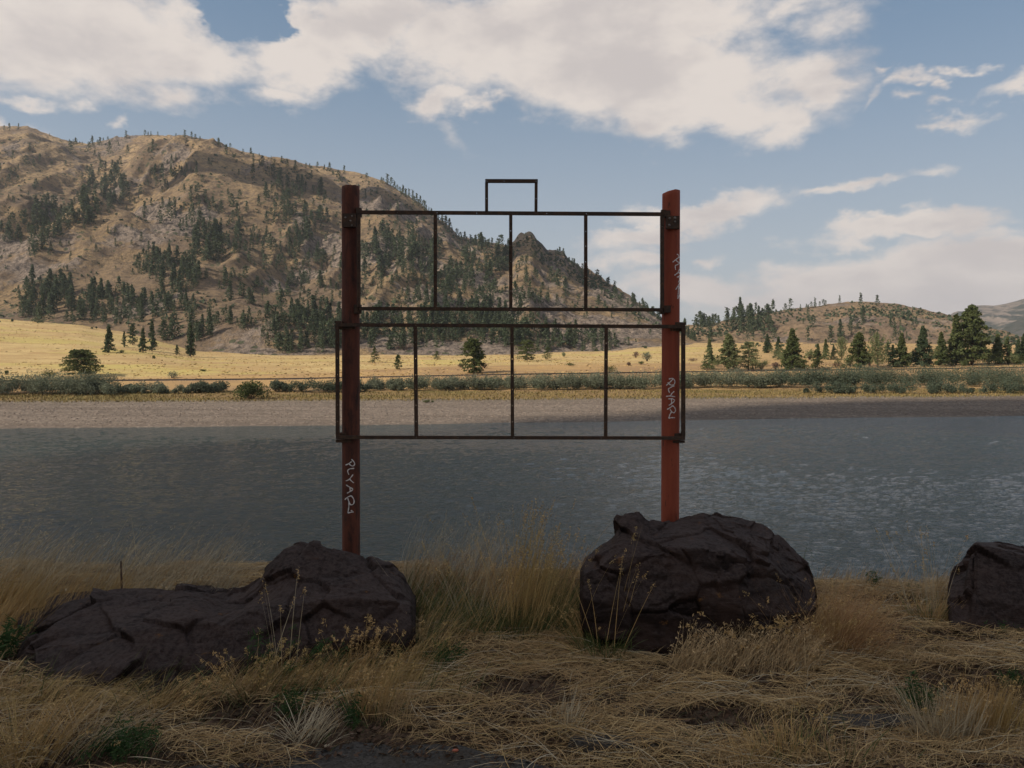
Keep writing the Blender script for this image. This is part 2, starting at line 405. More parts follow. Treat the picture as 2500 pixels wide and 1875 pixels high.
M['rail'] = material('rail_steel', lambda n: (.05, .035, .03), .6, .4)
M['ballast'] = material('ballast', lambda n: n.mix(n.noise(gpos(n), 3, 5, .7), (.16, .13, .11), (.32, .27, .23)), .95, .1)
M['tie'] = material('tie_wood', lambda n: (.06, .045, .035), .9, .1)
M['bark'] = material('bark', lambda n: n.mix(n.noise(gpos(n), 2, 5), (.13, .08, .055), (.07, .05, .04)), .95, .1)
M['pine'] = foliage('pine_needles', (.058, .080, .028), (.115, .14, .05), (.13, .14, .055))
M['fir'] = foliage('fir_needles', (.042, .068, .034), (.085, .115, .055), (.10, .115, .055))
M['hillfir'] = foliage('hillside_needles', (.055, .078, .045), (.12, .15, .08), (.11, .12, .07), .2)
M['poplar'] = foliage('pale_leaves', (.12, .145, .06), (.22, .235, .12), (.16, .18, .075))
M['willow'] = foliage('willow_leaves', (.12, .145, .09), (.235, .245, .17), (.15, .15, .105), .3)
M['willow_dark'] = foliage('dark_willow_leaves', (.062, .085, .052), (.125, .145, .098), (.105, .12, .08), .3)
M['bushgreen'] = foliage('bush_leaves', (.045, .07, .022), (.095, .12, .04), (.12, .12, .05), .5)
M['brownbush'] = foliage('dry_bush_twigs', (.12, .07, .05), (.20, .13, .10), (.15, .10, .08), .5)
M['straw'] = material('straw', mat_grassy((.34, .225, .11), (.66, .47, .25), (.42, .27, .13)), .7, .25)
M['straw_mat'] = material('brown_straw', mat_grassy((.26, .155, .068), (.70, .49, .235), (.42, .265, .12)), .75, .2)
M['straw_pale'] = material('pale_straw', mat_grassy((.40, .32, .20), (.60, .50, .34), (.48, .36, .21)), .7, .25)
M['straw_gold'] = material('golden_straw', mat_grassy((.40, .245, .10), (.66, .44, .19), (.40, .29, .105)), .7, .25)
M['shoregrass'] = material('olive_tan_grass', mat_grassy((.15, .125, .045), (.32, .22, .10), (.22, .17, .065)), .85, .1)
M['rusty'] = material('reddish_dry_grass', mat_grassy((.36, .19, .09), (.54, .33, .165), (.32, .23, .09)), .8, .2)
M['grassgreen'] = material('green_grass', mat_grassy((.06, .09, .025), (.17, .195, .07), (.13, .13, .05)), .7, .25)
M['weed'] = foliage('weed_leaves', (.035, .075, .025), (.075, .13, .045), (.06, .09, .03), 4.0)
M['litter'] = material('dead_leaves', mat_grassy((.05, .032, .022), (.17, .105, .07), (.09, .05, .032)), .9, .1)
M['pebble'] = material('pale_stone', lambda n: (.55, .44, .30), .8, .2)
M['orange'] = material('orange_wrapper', lambda n: (.45, .13, .07), .5, .4)

# ------------------------------------------------------------------ terrain beyond the river
def ip(px, xs, ys): return np.interp(px, xs, ys)
def Ds(px): return 9 * F / (ip(px, [-2500, 0, 880, 1245, 1675, 2500, 5000], [1075, 1046.5, 1037.5, 1033, 1026, 1016, 985]) - HY)
def Dr(px): return ip(px, [-2500, 0, 1250, 1670, 2500, 5000], [145, 160, 178, 195, 232, 330])
def Zr(px):
    return EYE + (HY - ip(px, [-2500, 0, 700, 1250, 1670, 2500, 5000], [931, 931, 925, 914, 908, 897, 880])) / F * Dr(px)
def Df(px): return ip(px, [-2500, 0, 230, 480, 700, 1450, 1700, 1900, 2500, 5000], [440, 440, 430, 370, 370, 380, 460, 470, 480, 600])
def Pf(px): return ip(px, [-2500, 0, 200, 330, 480, 700, 1250, 1450, 1560, 1700, 1900, 2500, 5000], [770, 776, 790, 815, 858, 868, 865, 862, 848, 838, 838, 842, 850])
def Zf(px): return EYE + (HY - Pf(px)) / F * Df(px)
def H_bank(X, Y):
    px = HX + F * X / np.maximum(Y, 1); D = Y
    wob = fbm(X / 14, 3.3, seed=5) * 1.6
    s, r, f, zr, zf = Ds(px) + wob, Dr(px), Df(px), Zr(px), Zf(px)
    kd = [s - 30, s - 6, s, s + 4, s + 28, s + 33, s + 47, r - 9, r - 3.0, r + 3.0, r + 7, r + 34, f, f + 60]
    zm = ip(px, [0, 1250, 1700, 2500], [6.6, 7.7, 7.8, 7.9])
    kz = [-3.0 + s * 0, -1.0 + s * 0, s * 0, .35 + s * 0, 1.65 + s * 0, 1.95 + s * 0, 2.5 + s * 0, np.minimum(zr - 1.4, 3.4 + s * 0), zr - .12, zr - .12, zr - .5, zm, zf, zf + 4]
    z = np.full(X.shape, -3.0)
    for i in range(len(kd) - 1):
        a, b = kd[i], np.maximum(kd[i + 1], kd[i] + .5)
        t = np.clip((D - a) / (b - a), 0, 1)
        z = np.where(D >= a, kz[i] + (kz[i + 1] - kz[i]) * t, z)
    w = np.clip((D - (s + 30)) / 20, 0, 1) * np.clip((np.abs(D - r) - 4) / 6, 0, 1)
    z = z + w * (fbm(X / 30, D / 14, seed=8) * .7 + fbm(X / 6, D / 4, seed=9) * .18) + np.clip((D - s) / 5, 0, 1) * (1 - w) * .04 * vnoise(X / 1.5, D / 1.5, seed=3)
    return z
cr = np.array([(-900, 200), (-500, 240), (-200, 262), (0, 272), (60, 272), (110, 291), (150, 303), (190, 311), (240, 296), (310, 289), (400, 292), (470, 306), (520, 325), (620, 346), (700, 360), (780, 373), (830, 390),
      (880, 420), (930, 457), (960, 480), (990, 508), (1020, 519), (1060, 526), (1100, 530), (1108, 524), (1116, 512), (1126, 508), (1132, 505), (1146, 503), (1153, 507), (1160, 519), (1172, 529), (1182, 541), (1200, 541), (1218, 545), (1226, 559), (1250, 578), (1290, 595),
      (1330, 622), (1380, 655), (1420, 680), (1460, 705), (1500, 728), (1560, 755)], float) * K
def Dc(px): return ip(px, [-2500, 0, 850, 1100, 1500, 1760], [1100, 1080, 1020, 900, 760, 640])
def MF(px): return ip(px, [-2500, 0, 230, 480, 700, 1450, 1760], [440, 440, 430, 370, 370, 380, 420])
def H_mtn(X, Y):
    px = HX + F * X / np.maximum(Y, 1)
    f = MF(px) - 15; c = Dc(px)
    zf = EYE + (HY - Pf(px)) / F * MF(px) - 3.0
    zc = EYE + (HY - ip(px, cr[:, 0], cr[:, 1])) / F * c - 1.0
    s = (Y - f) / (c - f)
    sc = np.clip(s, 0, 1)
    g = .62 * sc + .38 * sc ** 1.7 + .06 * np.sin(sc * 9 + 2) * sc * (1 - sc)
    z = zf + (zc - zf) * g
    env = np.clip(sc * 4, 0, 1) * np.clip((1 - sc) * 3.2, 0, 1)
    hgt = np.clip((zc - zf) / 200, .1, 1)
    wx = X + 40 * fbm(X / 160, Y / 160, seed=21)
    z = z + env * hgt * (24 * ridged(wx / 170, Y / 420, seed=22, o=3) + 18 * ridged(wx / 62 + 3, Y / 110, seed=24, o=3))
    for cx, ss, rx, rs, amp in [(450, .70, 120, .10, 34), (250, .60, 60, .22, -22), (560, .50, 90, .08, 20), (220, .30, 110, .07, 22), (330, .36, 60, .06, -16), (620, .62, 60, .08, -10), (80, .80, 120, .1, 10), (760, .55, 50, .2, -10)]:
        X0 = (cx * K - HX) / F
        z = z + amp * np.exp(-((X - X0 * Y) / rx) ** 2 - ((sc - ss) / rs) ** 2)
    z = z + 12 * np.exp(-((px - 570 * K) / 170) ** 2 - ((Y - 400) / 32) ** 2)
    rocky = fbm(X / 55, Y / 55, z / 60, seed=31) + .45 * np.clip((px - 900) / 700, 0, 1) + .1
    det = np.clip(sc * 10, 0, 1) * (ridged(X / 16, Y / 16, seed=33, o=4) * 3.8 * np.clip(rocky + .35, 0, 1) + fbm(X / 7, Y / 7, seed=34, o=3) * 1.3)
    crag = np.exp(-((px - 1320) / 130) ** 2) + .6 * np.exp(-((px - 1480) / 90) ** 2)
    det = det + crag * np.clip(sc * 2 - 1, 0, 1) * 4 * np.abs(vnoise(X / 9, Y / 20, seed=35))
    z = z + det * np.clip((zc - zf) / 60, 0, 1)
    z = np.where(s > 1, z - (s - 1) * (c - f) * .9, z); z = np.where(s < -1e-6, -99.0, z)
    return z, rocky + .25 * vnoise(X / 16, Y / 16, seed=36)
hr = np.array([(-400, 420), (0, 352), (150, 350), (250, 345), (350, 338), (480, 300), (600, 278), (730, 263), (830, 247), (950, 236), (1100, 213), (1200, 206), (1330, 211), (1450, 219), (1520, 235), (1600, 250),
      (1700, 272), (1800, 292), (1900, 325), (2000, 360), (2212, 420), (2600, 450)], float)
hr[:, 0] = 1600 + hr[:, 0] * .4069; hr[:, 1] = 650 + hr[:, 1] * .4069
def H_hill(X, Y):
    px = HX + F * X / np.maximum(Y, 1)
    f, c = Df(px) - 15, 700.0
    zf = Zf(px) - 3; zc = EYE + (HY - ip(px, hr[:, 0], hr[:, 1])) / F * c - 1
    s = (Y - f) / (c - f); sc = np.clip(s, 0, 1)
    z = zf + (zc - zf) * (.75 * sc + .25 * sc ** 2)
    env = np.clip(sc * 5, 0, 1) * np.clip((1 - sc) * 4, 0, 1)
    z = z + env * (5 * ridged(X / 42 + fbm(X / 60, Y / 60, seed=44), Y / 70, seed=41, o=3) + 3.5 * ridged(X / 20, Y / 30, seed=42, o=3)) + np.clip(sc * 10, 0, 1) * 1.0 * fbm(X / 6, Y / 6, seed=43)
    z = np.where(s > 1, z - (s - 1) * (c - f) * .8, z); z = np.where(s < -1e-6, -99.0, z)
    return z, fbm(X / 30, Y / 30, z / 20, seed=45) - .05

def terrain(name, pxs, Dfun, Hfun, matl, label_kind, rows):
    px = pxs[None, :]; D = Dfun(px, rows[:, None])
    X = (px - HX) / F * D; Y = D + 0 * px
    r = Hfun(X, Y); z, at = r if isinstance(r, tuple) else (r, None)
    v = np.stack([X, Y, z], -1).reshape(-1, 3)
    at_ = {'rock': np.clip(at.ravel() + .25, 0, 1)} if at is not None else None
    me = mesh(name, v, grid_faces(len(rows), len(pxs)), matl, True, at_)
    return link(name, me), v

rows = np.concatenate([np.linspace(-.12, .0, 10)[:-1], np.linspace(0, .32, 90)[:-1], np.linspace(.32, 1, 120), [1.1]])
pxs = np.linspace(-1500, 3900, 620)
bank, bv = terrain('far_bank', pxs, lambda p, s: Ds(p) + s * (Df(p) + 50 - Ds(p)), H_bank, M['bank'], None, rows)
tag(bank, kind='structure')
pxv = HX + F * bv[:, 0] / bv[:, 1]; dd = bv[:, 1] - Ds(pxv)
zone = np.interp(dd, [0, 18, 30, 33, 46, 50], [0, 0.05, .55, 1.0, 1.3, 2.0])
dm = (bv[:, 1] - Dr(pxv))
zone = np.where(dm > 0, 2.0 + np.clip((dm - np.interp(pxv, [0, 700, 1200], [3, 12, 30])) / 12, 0, 1) * np.interp(pxv, [1500, 1900], [1, .55]), zone)
at = bank.data.attributes.new('zone', 'FLOAT', 'POINT'); at.data.foreach_set('value', zone.astype(np.float32))

mountain, mv = terrain('mountain', np.linspace(-1300, 1760, 900), lambda p, s: (MF(p) - 15) + s * (Dc(p) - MF(p) + 15), H_mtn, M['mountain'], None,
                       np.concatenate([np.linspace(0, 1, 420), [1.03, 1.1, 1.3]]))
tag(mountain, kind='structure')
_px = HX + F * mv[:, 0] / mv[:, 1]; _s = (mv[:, 1] - MF(_px) + 15) / (Dc(_px) - MF(_px) + 15)
_b = np.clip(1.6 - np.abs(_px - 1300) / 55, 0, 1) * np.clip((_s - .74) / .08, 0, 1) + np.clip(1.2 - np.abs(_px - 1385) / 45, 0, 1) * np.clip((_s - .87) / .06, 0, 1)  # crag mask: dark rock plus painted cloud shade near the crest
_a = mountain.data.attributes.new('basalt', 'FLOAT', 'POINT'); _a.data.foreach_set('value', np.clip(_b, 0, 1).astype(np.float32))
hill, hv = terrain('hill', np.linspace(1480, 3600, 520), lambda p, s: Df(p) - 15 + s * (700 - Df(p) + 15), H_hill, M['hill'], None,
                   np.concatenate([np.linspace(0, 1, 200), [1.04, 1.2, 1.5]]))
tag(hill, kind='structure')
def far_ridge(name, pts, D, depth, matl, rough):
    pts = np.array(pts, float); px = np.linspace(pts[0, 0], pts[-1, 0], 300)[None]
    s = np.linspace(0, 1, 60)[:, None]
    Y = D - depth + depth * 1.3 * s + 0 * px; X = (px - HX) / F * Y
    zc = EYE + (HY - np.interp(px, pts[:, 0], pts[:, 1])) / F * D
    t = np.clip((Y - D + depth) / depth, 0, 1)
    z = 5 + (zc - 5) * t + (1 - t) * np.clip(t * 4, 0, 1) * rough * ridged(X / 160, Y / 200, seed=51, o=4) - np.clip(Y - D, 0, 9e9) * .8 + 6 * vnoise(X / 40, Y / 40, seed=52)
    o = link(name, mesh(name, np.stack([X, Y, z], -1).reshape(-1, 3), grid_faces(60, 300), matl, True)); tag(o, kind='structure')
far_ridge('far_ridge', [(1300, 840), (1900, 835), (2200, 800), (2328, 765), (2380, 748), (2430, 745), (2500, 729), (2700, 690), (3200, 640), (4200, 700)], 3000, 900, M['far'], 60)
far_ridge('far_dark_ridge', [(2200, 860), (2380, 835), (2442, 806), (2470, 786), (2500, 768), (2700, 700), (3200, 660), (4000, 720)], 2000, 600, M['far2'], 50)

# base ground reaching the horizon, and the river
v = np.array([[-5000, -800, -4], [5000, -800, -4], [5000, 6000, -4], [-5000, 6000, -4]], float)
tag(link('valley_floor', mesh('valley_floor', v, np.array([[0, 1, 2, 3]]), M['hill'])), kind='structure')

def mat_water():
    m = bpy.data.materials.new('river_water'); m.use_nodes = True; n = Nodes(m.node_tree); p = gpos(n)
    b = n.noise(n.mapping(p, rot=(0, 0, -.25), scale=(.75, 1.4, 1)), 3.6, 4, .65, dist=.4)
    bp = n('ShaderNodeBump', {'Height': b, 'Distance': .10, 'Strength': 1.0})
    s = n('ShaderNodeBsdfPrincipled', {'Base Color': (.014, .032, .032, 1), 'Roughness': .04, 'IOR': 1.333, 'Specular IOR Level': .5, 'Normal': bp})
    n('ShaderNodeOutputMaterial', {0: s}, None); return m
M['water'] = mat_water()
px = np.concatenate([np.linspace(-9000, -350, 25)[:-1], np.linspace(-350, 2850, 620), np.linspace(2850, 11500, 25)[1:]])
D = 1 / np.concatenate([np.linspace(1 / 7., 1 / 25., 12)[:-1], np.linspace(1 / 25., 1 / 132., 520), np.linspace(1 / 132., 1 / 320., 10)[1:]])
X = (px[None] - HX) / F * D[:, None]; Y = D[:, None] + 0 * X
c, s_ = math.cos(.22), math.sin(.22); U, V = X * c + Y * s_, -X * s_ + Y * c
gust = np.clip(.75 + .9 * fbm(X / 34, Y / 13, seed=91, o=3) + .08 * np.clip(X / 40, -1, 1), .3, 1.6)
W = .043 * ridged(U / 1.9, V / 1.15, seed=92, o=3) + .028 * fbm(U / .55 + V / 1.4, V / .42, seed=95, o=3) + .020 * fbm(X / 4.5, Y / 2.6, seed=97, o=2)
W = W * gust * np.clip(1.15 - np.abs(px[None] - HX) / 6000, 0, 1) * np.clip((Ds(px[None]) + 2 - Y) / 6, 0, 1)
river = link('river', mesh('river', np.stack([X, Y, W], -1).reshape(-1, 3), grid_faces(len(D), len(px)), M['water'], True)); tag(river, kind='structure')

# ------------------------------------------------------------------ near bank
def H_near(X, Y):
    X = np.asarray(X, float); Y = np.asarray(Y, float)
    edge = 5.25 + .25 * fbm(X / 1.3, 7.7, seed=61) + np.where(X < -.5, .35, 0)
    z = 7.4 + .035 * fbm(X / .7, Y / .7, seed=62) + .012 * vnoise(X / .12, Y / .12, seed=63)
    d = np.clip(Y - edge, 0, 99)
    return z - np.where(d < .6, d * d * .8, .288 + (d - .6) * .98)
xs = np.concatenate([np.linspace(-60, -4.2, 25)[:-1], np.linspace(-4.2, 4.2, 300), np.linspace(4.2, 60, 25)[1:]])
ys = np.concatenate([np.linspace(-60, 2, 25)[:-1], np.linspace(2, 7, 200), np.linspace(7.2, 20, 30)])
X, Y = np.meshgrid(xs, ys)
near = link('near_bank_ground', mesh('near_bank_ground', np.stack([X, Y, H_near(X, Y)], -1).reshape(-1, 3), grid_faces(len(ys), len(xs)), M['ground'], True)); tag(near, kind='structure')

def asphalt_edge(x):
    return np.interp(x, [-60, -2.2, -1.5, -1.05, -.65, -.2, .35, .7, 1.15, 1.45, 1.9, 2.2, 60], [2.7, 2.70, 2.74, 2.90, 3.04, 3.00, 2.80, 2.76, 2.78, 2.76, 2.84, 2.93, 2.95])
xs = np.concatenate([np.linspace(-60, -3, 10)[:-1], np.linspace(-3, 3, 400), np.linspace(3, 60, 10)[1:]])
t = np.concatenate([[0, .8], np.linspace(.9, 1, 40)])
yt = asphalt_edge(xs) + .05 * fbm(xs / .12, 1.1, seed=66, o=4)
Y = -20 + (yt[None] + 20) * t[:, None]; X = xs[None] + 0 * Y
top = np.stack([X, Y, 7.425 + .006 * fbm(X / .05, Y / .05, seed=67) + .006 * fbm(X / .5, Y / .5, seed=68)], -1)
low = top[-1:] + np.array([0, .02, -.09]); allv = np.concatenate([top, low], 0)
road = link('asphalt_edge', mesh('asphalt_edge', allv.reshape(-1, 3), grid_faces(len(t) + 1, len(xs)), M['asphalt'], True)); tag(road, kind='structure')
def patch(cx, cy, rx, ry, seed):
    th = np.linspace(0, 2 * np.pi, 60, endpoint=False); rr = np.linspace(0, 1, 12)[:, None]
    e = 1 + .35 * fbm(np.cos(th) * 1.6 + seed, np.sin(th) * 1.6, seed=seed)
    X = cx + rx * rr * (e * np.cos(th))[None]; Y = cy + ry * rr * (e * np.sin(th))[None]
    Z = 7.432 + .008 * fbm(X / .06, Y / .06, seed=seed) - np.where(rr > .95, .06, 0)
    return np.stack([X, Y, Z], -1).reshape(-1, 3), grid_faces(12, 60, True)
for i, (a, b, rx, ry) in enumerate([(1.55, 3.22, .24, .06), (.42, 3.05, .20, .05)]):
    pv, pf = patch(a, b, rx, ry, 70 + i)
    tag(link('asphalt_patch', mesh('asphalt_patch', pv, pf, M['asphalt'], True)), kind='structure')

# ------------------------------------------------------------------ boulders
def boulder(name, stations, seed, amp=1.0, nu=240, nv=190):
    """stations: (px, [(py, D) x n]) ring control points, back bottom over the top to front bottom (photo pixels)"""
    st = np.array([s[0] for s in stations], float)
    ctl = np.array([[(q[0], q[1]) for q in s[1]] for s in stations], float)    # ns, nk, 2
    u = np.linspace(st[0], st[-1], nu); nk = ctl.shape[1]
    c = np.stack([[np.interp(u, st, ctl[:, k, a]) for a in (0, 1)] for k in range(nk)], 0)     # nk,2,nu
    kv = np.linspace(0, nk - 1, nv); i0 = np.minimum(kv.astype(int), nk - 2); f = (kv - i0)[:, None]
    f = f * .6 + .4 * (f * f * (3 - 2 * f))
    py = c[i0, 0] * (1 - f) + c[i0 + 1, 0] * f; D = c[i0, 1] * (1 - f) + c[i0 + 1, 1] * f
    p = P(u[None] + 0 * py, py, D)                  # nv,nu,3
    # round the two ends shut
    for e, sgn in ((0, 1), (-1, -1)):
        cen = p[:, e].mean(0)
        p[:, e] = cen + (p[:, e] - cen) * .25
    q = p.reshape(-1, 3)
    du = np.gradient(p, axis=1); dv = np.gradient(p, axis=0); nn = np.cross(du, dv).reshape(-1, 3)
    nn /= np.linalg.norm(nn, axis=1)[:, None] + 1e-9
    cen = q.mean(0)
    if (nn * (q - cen)).sum() < 0: nn = -nn
    v1, e1 = facets(q * [1, 1, 1.5] + .12 * fbm(q[:, 0] / .4, q[:, 1] / .4, q[:, 2] / .4, seed=seed + 6)[:, None], .36, seed); v2, e2 = facets(q * [1, 1, 1.9] + .1 * fbm(q[:, 0] / .2, q[:, 1] / .2, q[:, 2] / .2, seed=seed)[:, None], .105, seed + 20)
    d = .075 * v1 + .016 * v2 * np.clip(.6 + fbm(q[:, 0] / .3, q[:, 1] / .3, q[:, 2] / .3, seed=seed + 8), 0, 1.2) - .008 * np.exp(-(e1 / .04) ** 2)
    strata = ridged(q[:, 0] / .35, q[:, 1] / .35, q[:, 2] / .07 + q[:, 0] * 1.5, o=4, seed=seed + 3)
    d = d + .0095 * strata * np.clip(.5 + 1.6 * fbm(q[:, 0] / .25, q[:, 1] / .25, q[:, 2] / .25, seed=seed + 12), .1, 1.3) + .006 * fbm(q[:, 0] / .05, q[:, 1] / .05, q[:, 2] / .05, o=4, seed=seed + 4)
    endw = np.minimum(np.arange(nu), np.arange(nu)[::-1]) / 14.0
    d = d.reshape(nv, nu) * np.clip(endw, .2, 1)[None]
    q = q + nn * (d.reshape(-1, 1) * amp)
    v = q.reshape(nv, nu, 3)
    q = np.concatenate([q, [v[:, 0].mean(0), v[:, -1].mean(0)]])
    f = grid_faces(nv, nu).tolist()
    a, b = nv * nu, nv * nu + 1
    for i in range(nv - 1):
        f.append([i * nu, (i + 1) * nu, a]); f.append([(i + 1) * nu + nu - 1, i * nu + nu - 1, b])
    f.append([i for i in range(nu)][::-1] ); f.append([(nv - 1) * nu + i for i in range(nu)])
    me = mesh(name, q, f, M['rock'], True)
    return link(name, me)

def ring(px, out, sh, base, Dout, Dsh, Dbase, belly=.55):
    """out, sh, base: picture heights (2212 scale) of the back outline, the shoulder and the foot"""
    o, s, b = out * K, sh * K, base * K
    zg = 7.33; gy = lambda D: HY - (zg - EYE) / D * F
    return (px * K, [(gy(Dout + .35), Dout + .35), (HY - (7.5 - EYE) / (Dout + .28) * F, Dout + .28), (o + (s - o) * .03, Dout + .05), (o, Dout - .03),
                     (o * .55 + s * .45, Dout * .55 + Dsh * .45), (s, Dsh), (s * (1 - belly) + b * belly, Dsh * (1 - belly) + Dbase * belly - .04), (b, Dbase), (gy(Dbase + .1), Dbase + .1)])
B1 = [ring(38, 1408, 1415, 1464.0, 4.0, 3.95, 3.80), ring(70, 1362, 1398, 1486.0, 4.2, 3.86, 3.62), ring(125, 1308, 1388, 1498.0, 4.35, 3.85, 3.56), ring(200, 1281, 1384, 1504.0, 4.45, 3.82, 3.54),
      ring(265, 1270, 1371, 1508.0, 4.5, 3.84, 3.53), ring(355, 1267, 1360, 1510.0, 4.5, 3.86, 3.53), ring(400, 1268, 1340, 1508.0, 4.5, 3.92, 3.54), ring(445, 1277, 1338, 1504.0, 4.5, 3.95, 3.58), ring(480, 1281, 1350, 1499.0, 4.5, 3.9, 3.60),
      ring(528, 1280, 1328, 1492.0, 4.5, 4.0, 3.62), ring(556, 1256, 1320, 1486.0, 4.5, 4.02, 3.66), ring(590, 1212, 1315, 1479.0, 4.5, 4.02, 3.68), ring(615, 1184, 1312, 1474.0, 4.52, 4.0, 3.70), ring(642, 1174, 1302, 1466.0, 4.55, 4.0, 3.73), ring(690, 1181, 1296, 1458.0, 4.6, 4.0, 3.76),
      ring(745, 1186, 1295, 1449.0, 4.6, 4.02, 3.78), ring(790, 1194, 1295, 1442.0, 4.6, 4.03, 3.81), ring(830, 1220, 1297, 1430.0, 4.6, 4.05, 3.85), ring(862, 1246, 1300, 1416.0, 4.55, 4.08, 3.88), ring(886, 1276, 1306, 1400.0, 4.5, 4.13, 3.92), ring(898, 1300, 1322, 1376.0, 4.4, 4.2, 4.00)]
b1 = boulder('boulder', B1, 101, .66, nu=420, nv=200)
tag(b1, 'long low dark boulder with a hump at its right end before the left post', 'boulder', 'dark boulders along the bank')
B2 = [ring(1252, 1238, 1255, 1300.0, 4.35, 4.25, 4.15), ring(1262, 1204, 1240, 1335.0, 4.5, 4.2, 4.07), ring(1288, 1176, 1225, 1362.0, 4.6, 4.2, 4.03), ring(1316, 1158, 1215, 1382.0, 4.65, 4.2, 4.00), ring(1332, 1126, 1205, 1394.0, 4.7, 4.22, 3.99),
      ring(1352, 1110, 1200, 1402.0, 4.7, 4.24, 3.98), ring(1380, 1108, 1200, 1408.0, 4.7, 4.24, 3.97), ring(1402, 1127, 1195, 1412.0, 4.7, 4.24, 3.96), ring(1432, 1131, 1190, 1415.0, 4.7, 4.22, 3.95), ring(1468, 1115, 1186, 1416.0, 4.75, 4.2, 3.95),
      ring(1520, 1104, 1186, 1416.0, 4.75, 4.2, 3.95), ring(1560, 1117, 1192, 1414.0, 4.75, 4.2, 3.95), ring(1600, 1119, 1200, 1410.0, 4.75, 4.22, 3.96), ring(1645, 1134, 1215, 1404.0, 4.7, 4.25, 3.98), ring(1675, 1155, 1228, 1396.0, 4.7, 4.27, 4.00),
      ring(1705, 1188, 1245, 1384.0, 4.65, 4.3, 4.03), ring(1735, 1220, 1262, 1368.0, 4.6, 4.33, 4.07), ring(1755, 1250, 1280, 1348.0, 4.5, 4.35, 4.15), ring(1764, 1276, 1290, 1322.0, 4.4, 4.35, 4.23)]
b2 = boulder('boulder', B2, 202, .62, nu=300, nv=240)
tag(b2, 'tall rounded dark boulder in front of the right post', 'boulder', 'dark boulders along the bank')
B3 = [ring(2048, 1268, 1275, 1333.0, 4.62, 4.6, 4.38), ring(2056, 1240, 1262, 1350.0, 4.75, 4.6, 4.30), ring(2074, 1226, 1255, 1366.0, 4.85, 4.6, 4.26), ring(2088, 1214, 1245, 1374.0, 4.9, 4.6, 4.24), ring(2096, 1184, 1200, 1378.0, 4.95, 4.62, 4.23), ring(2110, 1171, 1182, 1382.0, 4.95, 4.62, 4.22),
      ring(2160, 1175, 1188, 1390.0, 4.95, 4.6, 4.20), ring(2212, 1184, 1200, 1396.0, 4.95, 4.58, 4.18), ring(2290, 1200, 1222, 1404.0, 4.95, 4.55, 4.16), ring(2360, 1235, 1260, 1404.0, 4.9, 4.5, 4.16), ring(2400, 1290, 1305, 1388.0, 4.8, 4.5, 4.20)]
b3 = boulder('boulder', B3, 303, .40, nu=240, nv=180)
tag(b3, 'square-shouldered dark boulder with a stepped left side at the right edge', 'boulder', 'dark boulders along the bank')

# ------------------------------------------------------------------ the empty sign frame
DP = 5.0; RP = 43 / 2 / F * DP
sign = bpy.data.objects.new('sign_frame', None); COL.objects.link(sign); sign.location = (0, DP, 7.4)
tag(sign, 'empty rusty steel sign frame carried by two red pipe posts', 'sign frame')
def part(name, me, parent=sign):
    me.transform(__import__('mathutils').Matrix.Translation((0, -DP, -7.4)))
    o = bpy.data.objects.new(name, me); COL.objects.link(o); o.parent = parent; return o
def post(px0, px1, py_top, matl, slant, seed):
    k = 40; th = np.arange(k) / k * 2 * np.pi; nz = 120
    zt = EYE + (HY - py_top) / F * DP; z0 = 6.6
    s = np.linspace(0, 1, nz)[:, None]
    xc = ((px0 + (px1 - px0) * s) - HX) / F * DP       # px0 bottom, px1 top
    ztop = zt + slant * (np.cos(th)[None] - .7 * np.cos(th)[None] ** 2) * RP + .004 * fbm(np.cos(th)[None] * 3, np.sin(th)[None] * 3, seed=seed)
    Z = z0 + (ztop - z0) * s
    r = RP * (1 + .006 * fbm(Z * 3, th[None] * 2, seed=seed + 1))
    outer = np.stack([xc + r * np.cos(th)[None], DP + r * np.sin(th)[None], Z], -1)
    inner = outer[::-1].copy(); c = np.stack([xc[::-1] + 0 * r, DP + 0 * r, Z[::-1]], -1); inner = c + (inner - c) * .88
    inner[..., 2] = outer[::-1, :, 2]
    v = np.concatenate([outer, inner[:40]], 0)
    return mesh('post', v.reshape(-1, 3), grid_faces(len(v), k, True), matl, True)
pl = part('post', post(858, 856, 456, M['post_dark'], .05, 7)); pl['label'] = 'left post, dark and heavily rusted'
pr = part('post', post(1634.5, 1638.5, 468, M['post'], .17, 9)); pr['label'] = 'right post, brighter brick red'

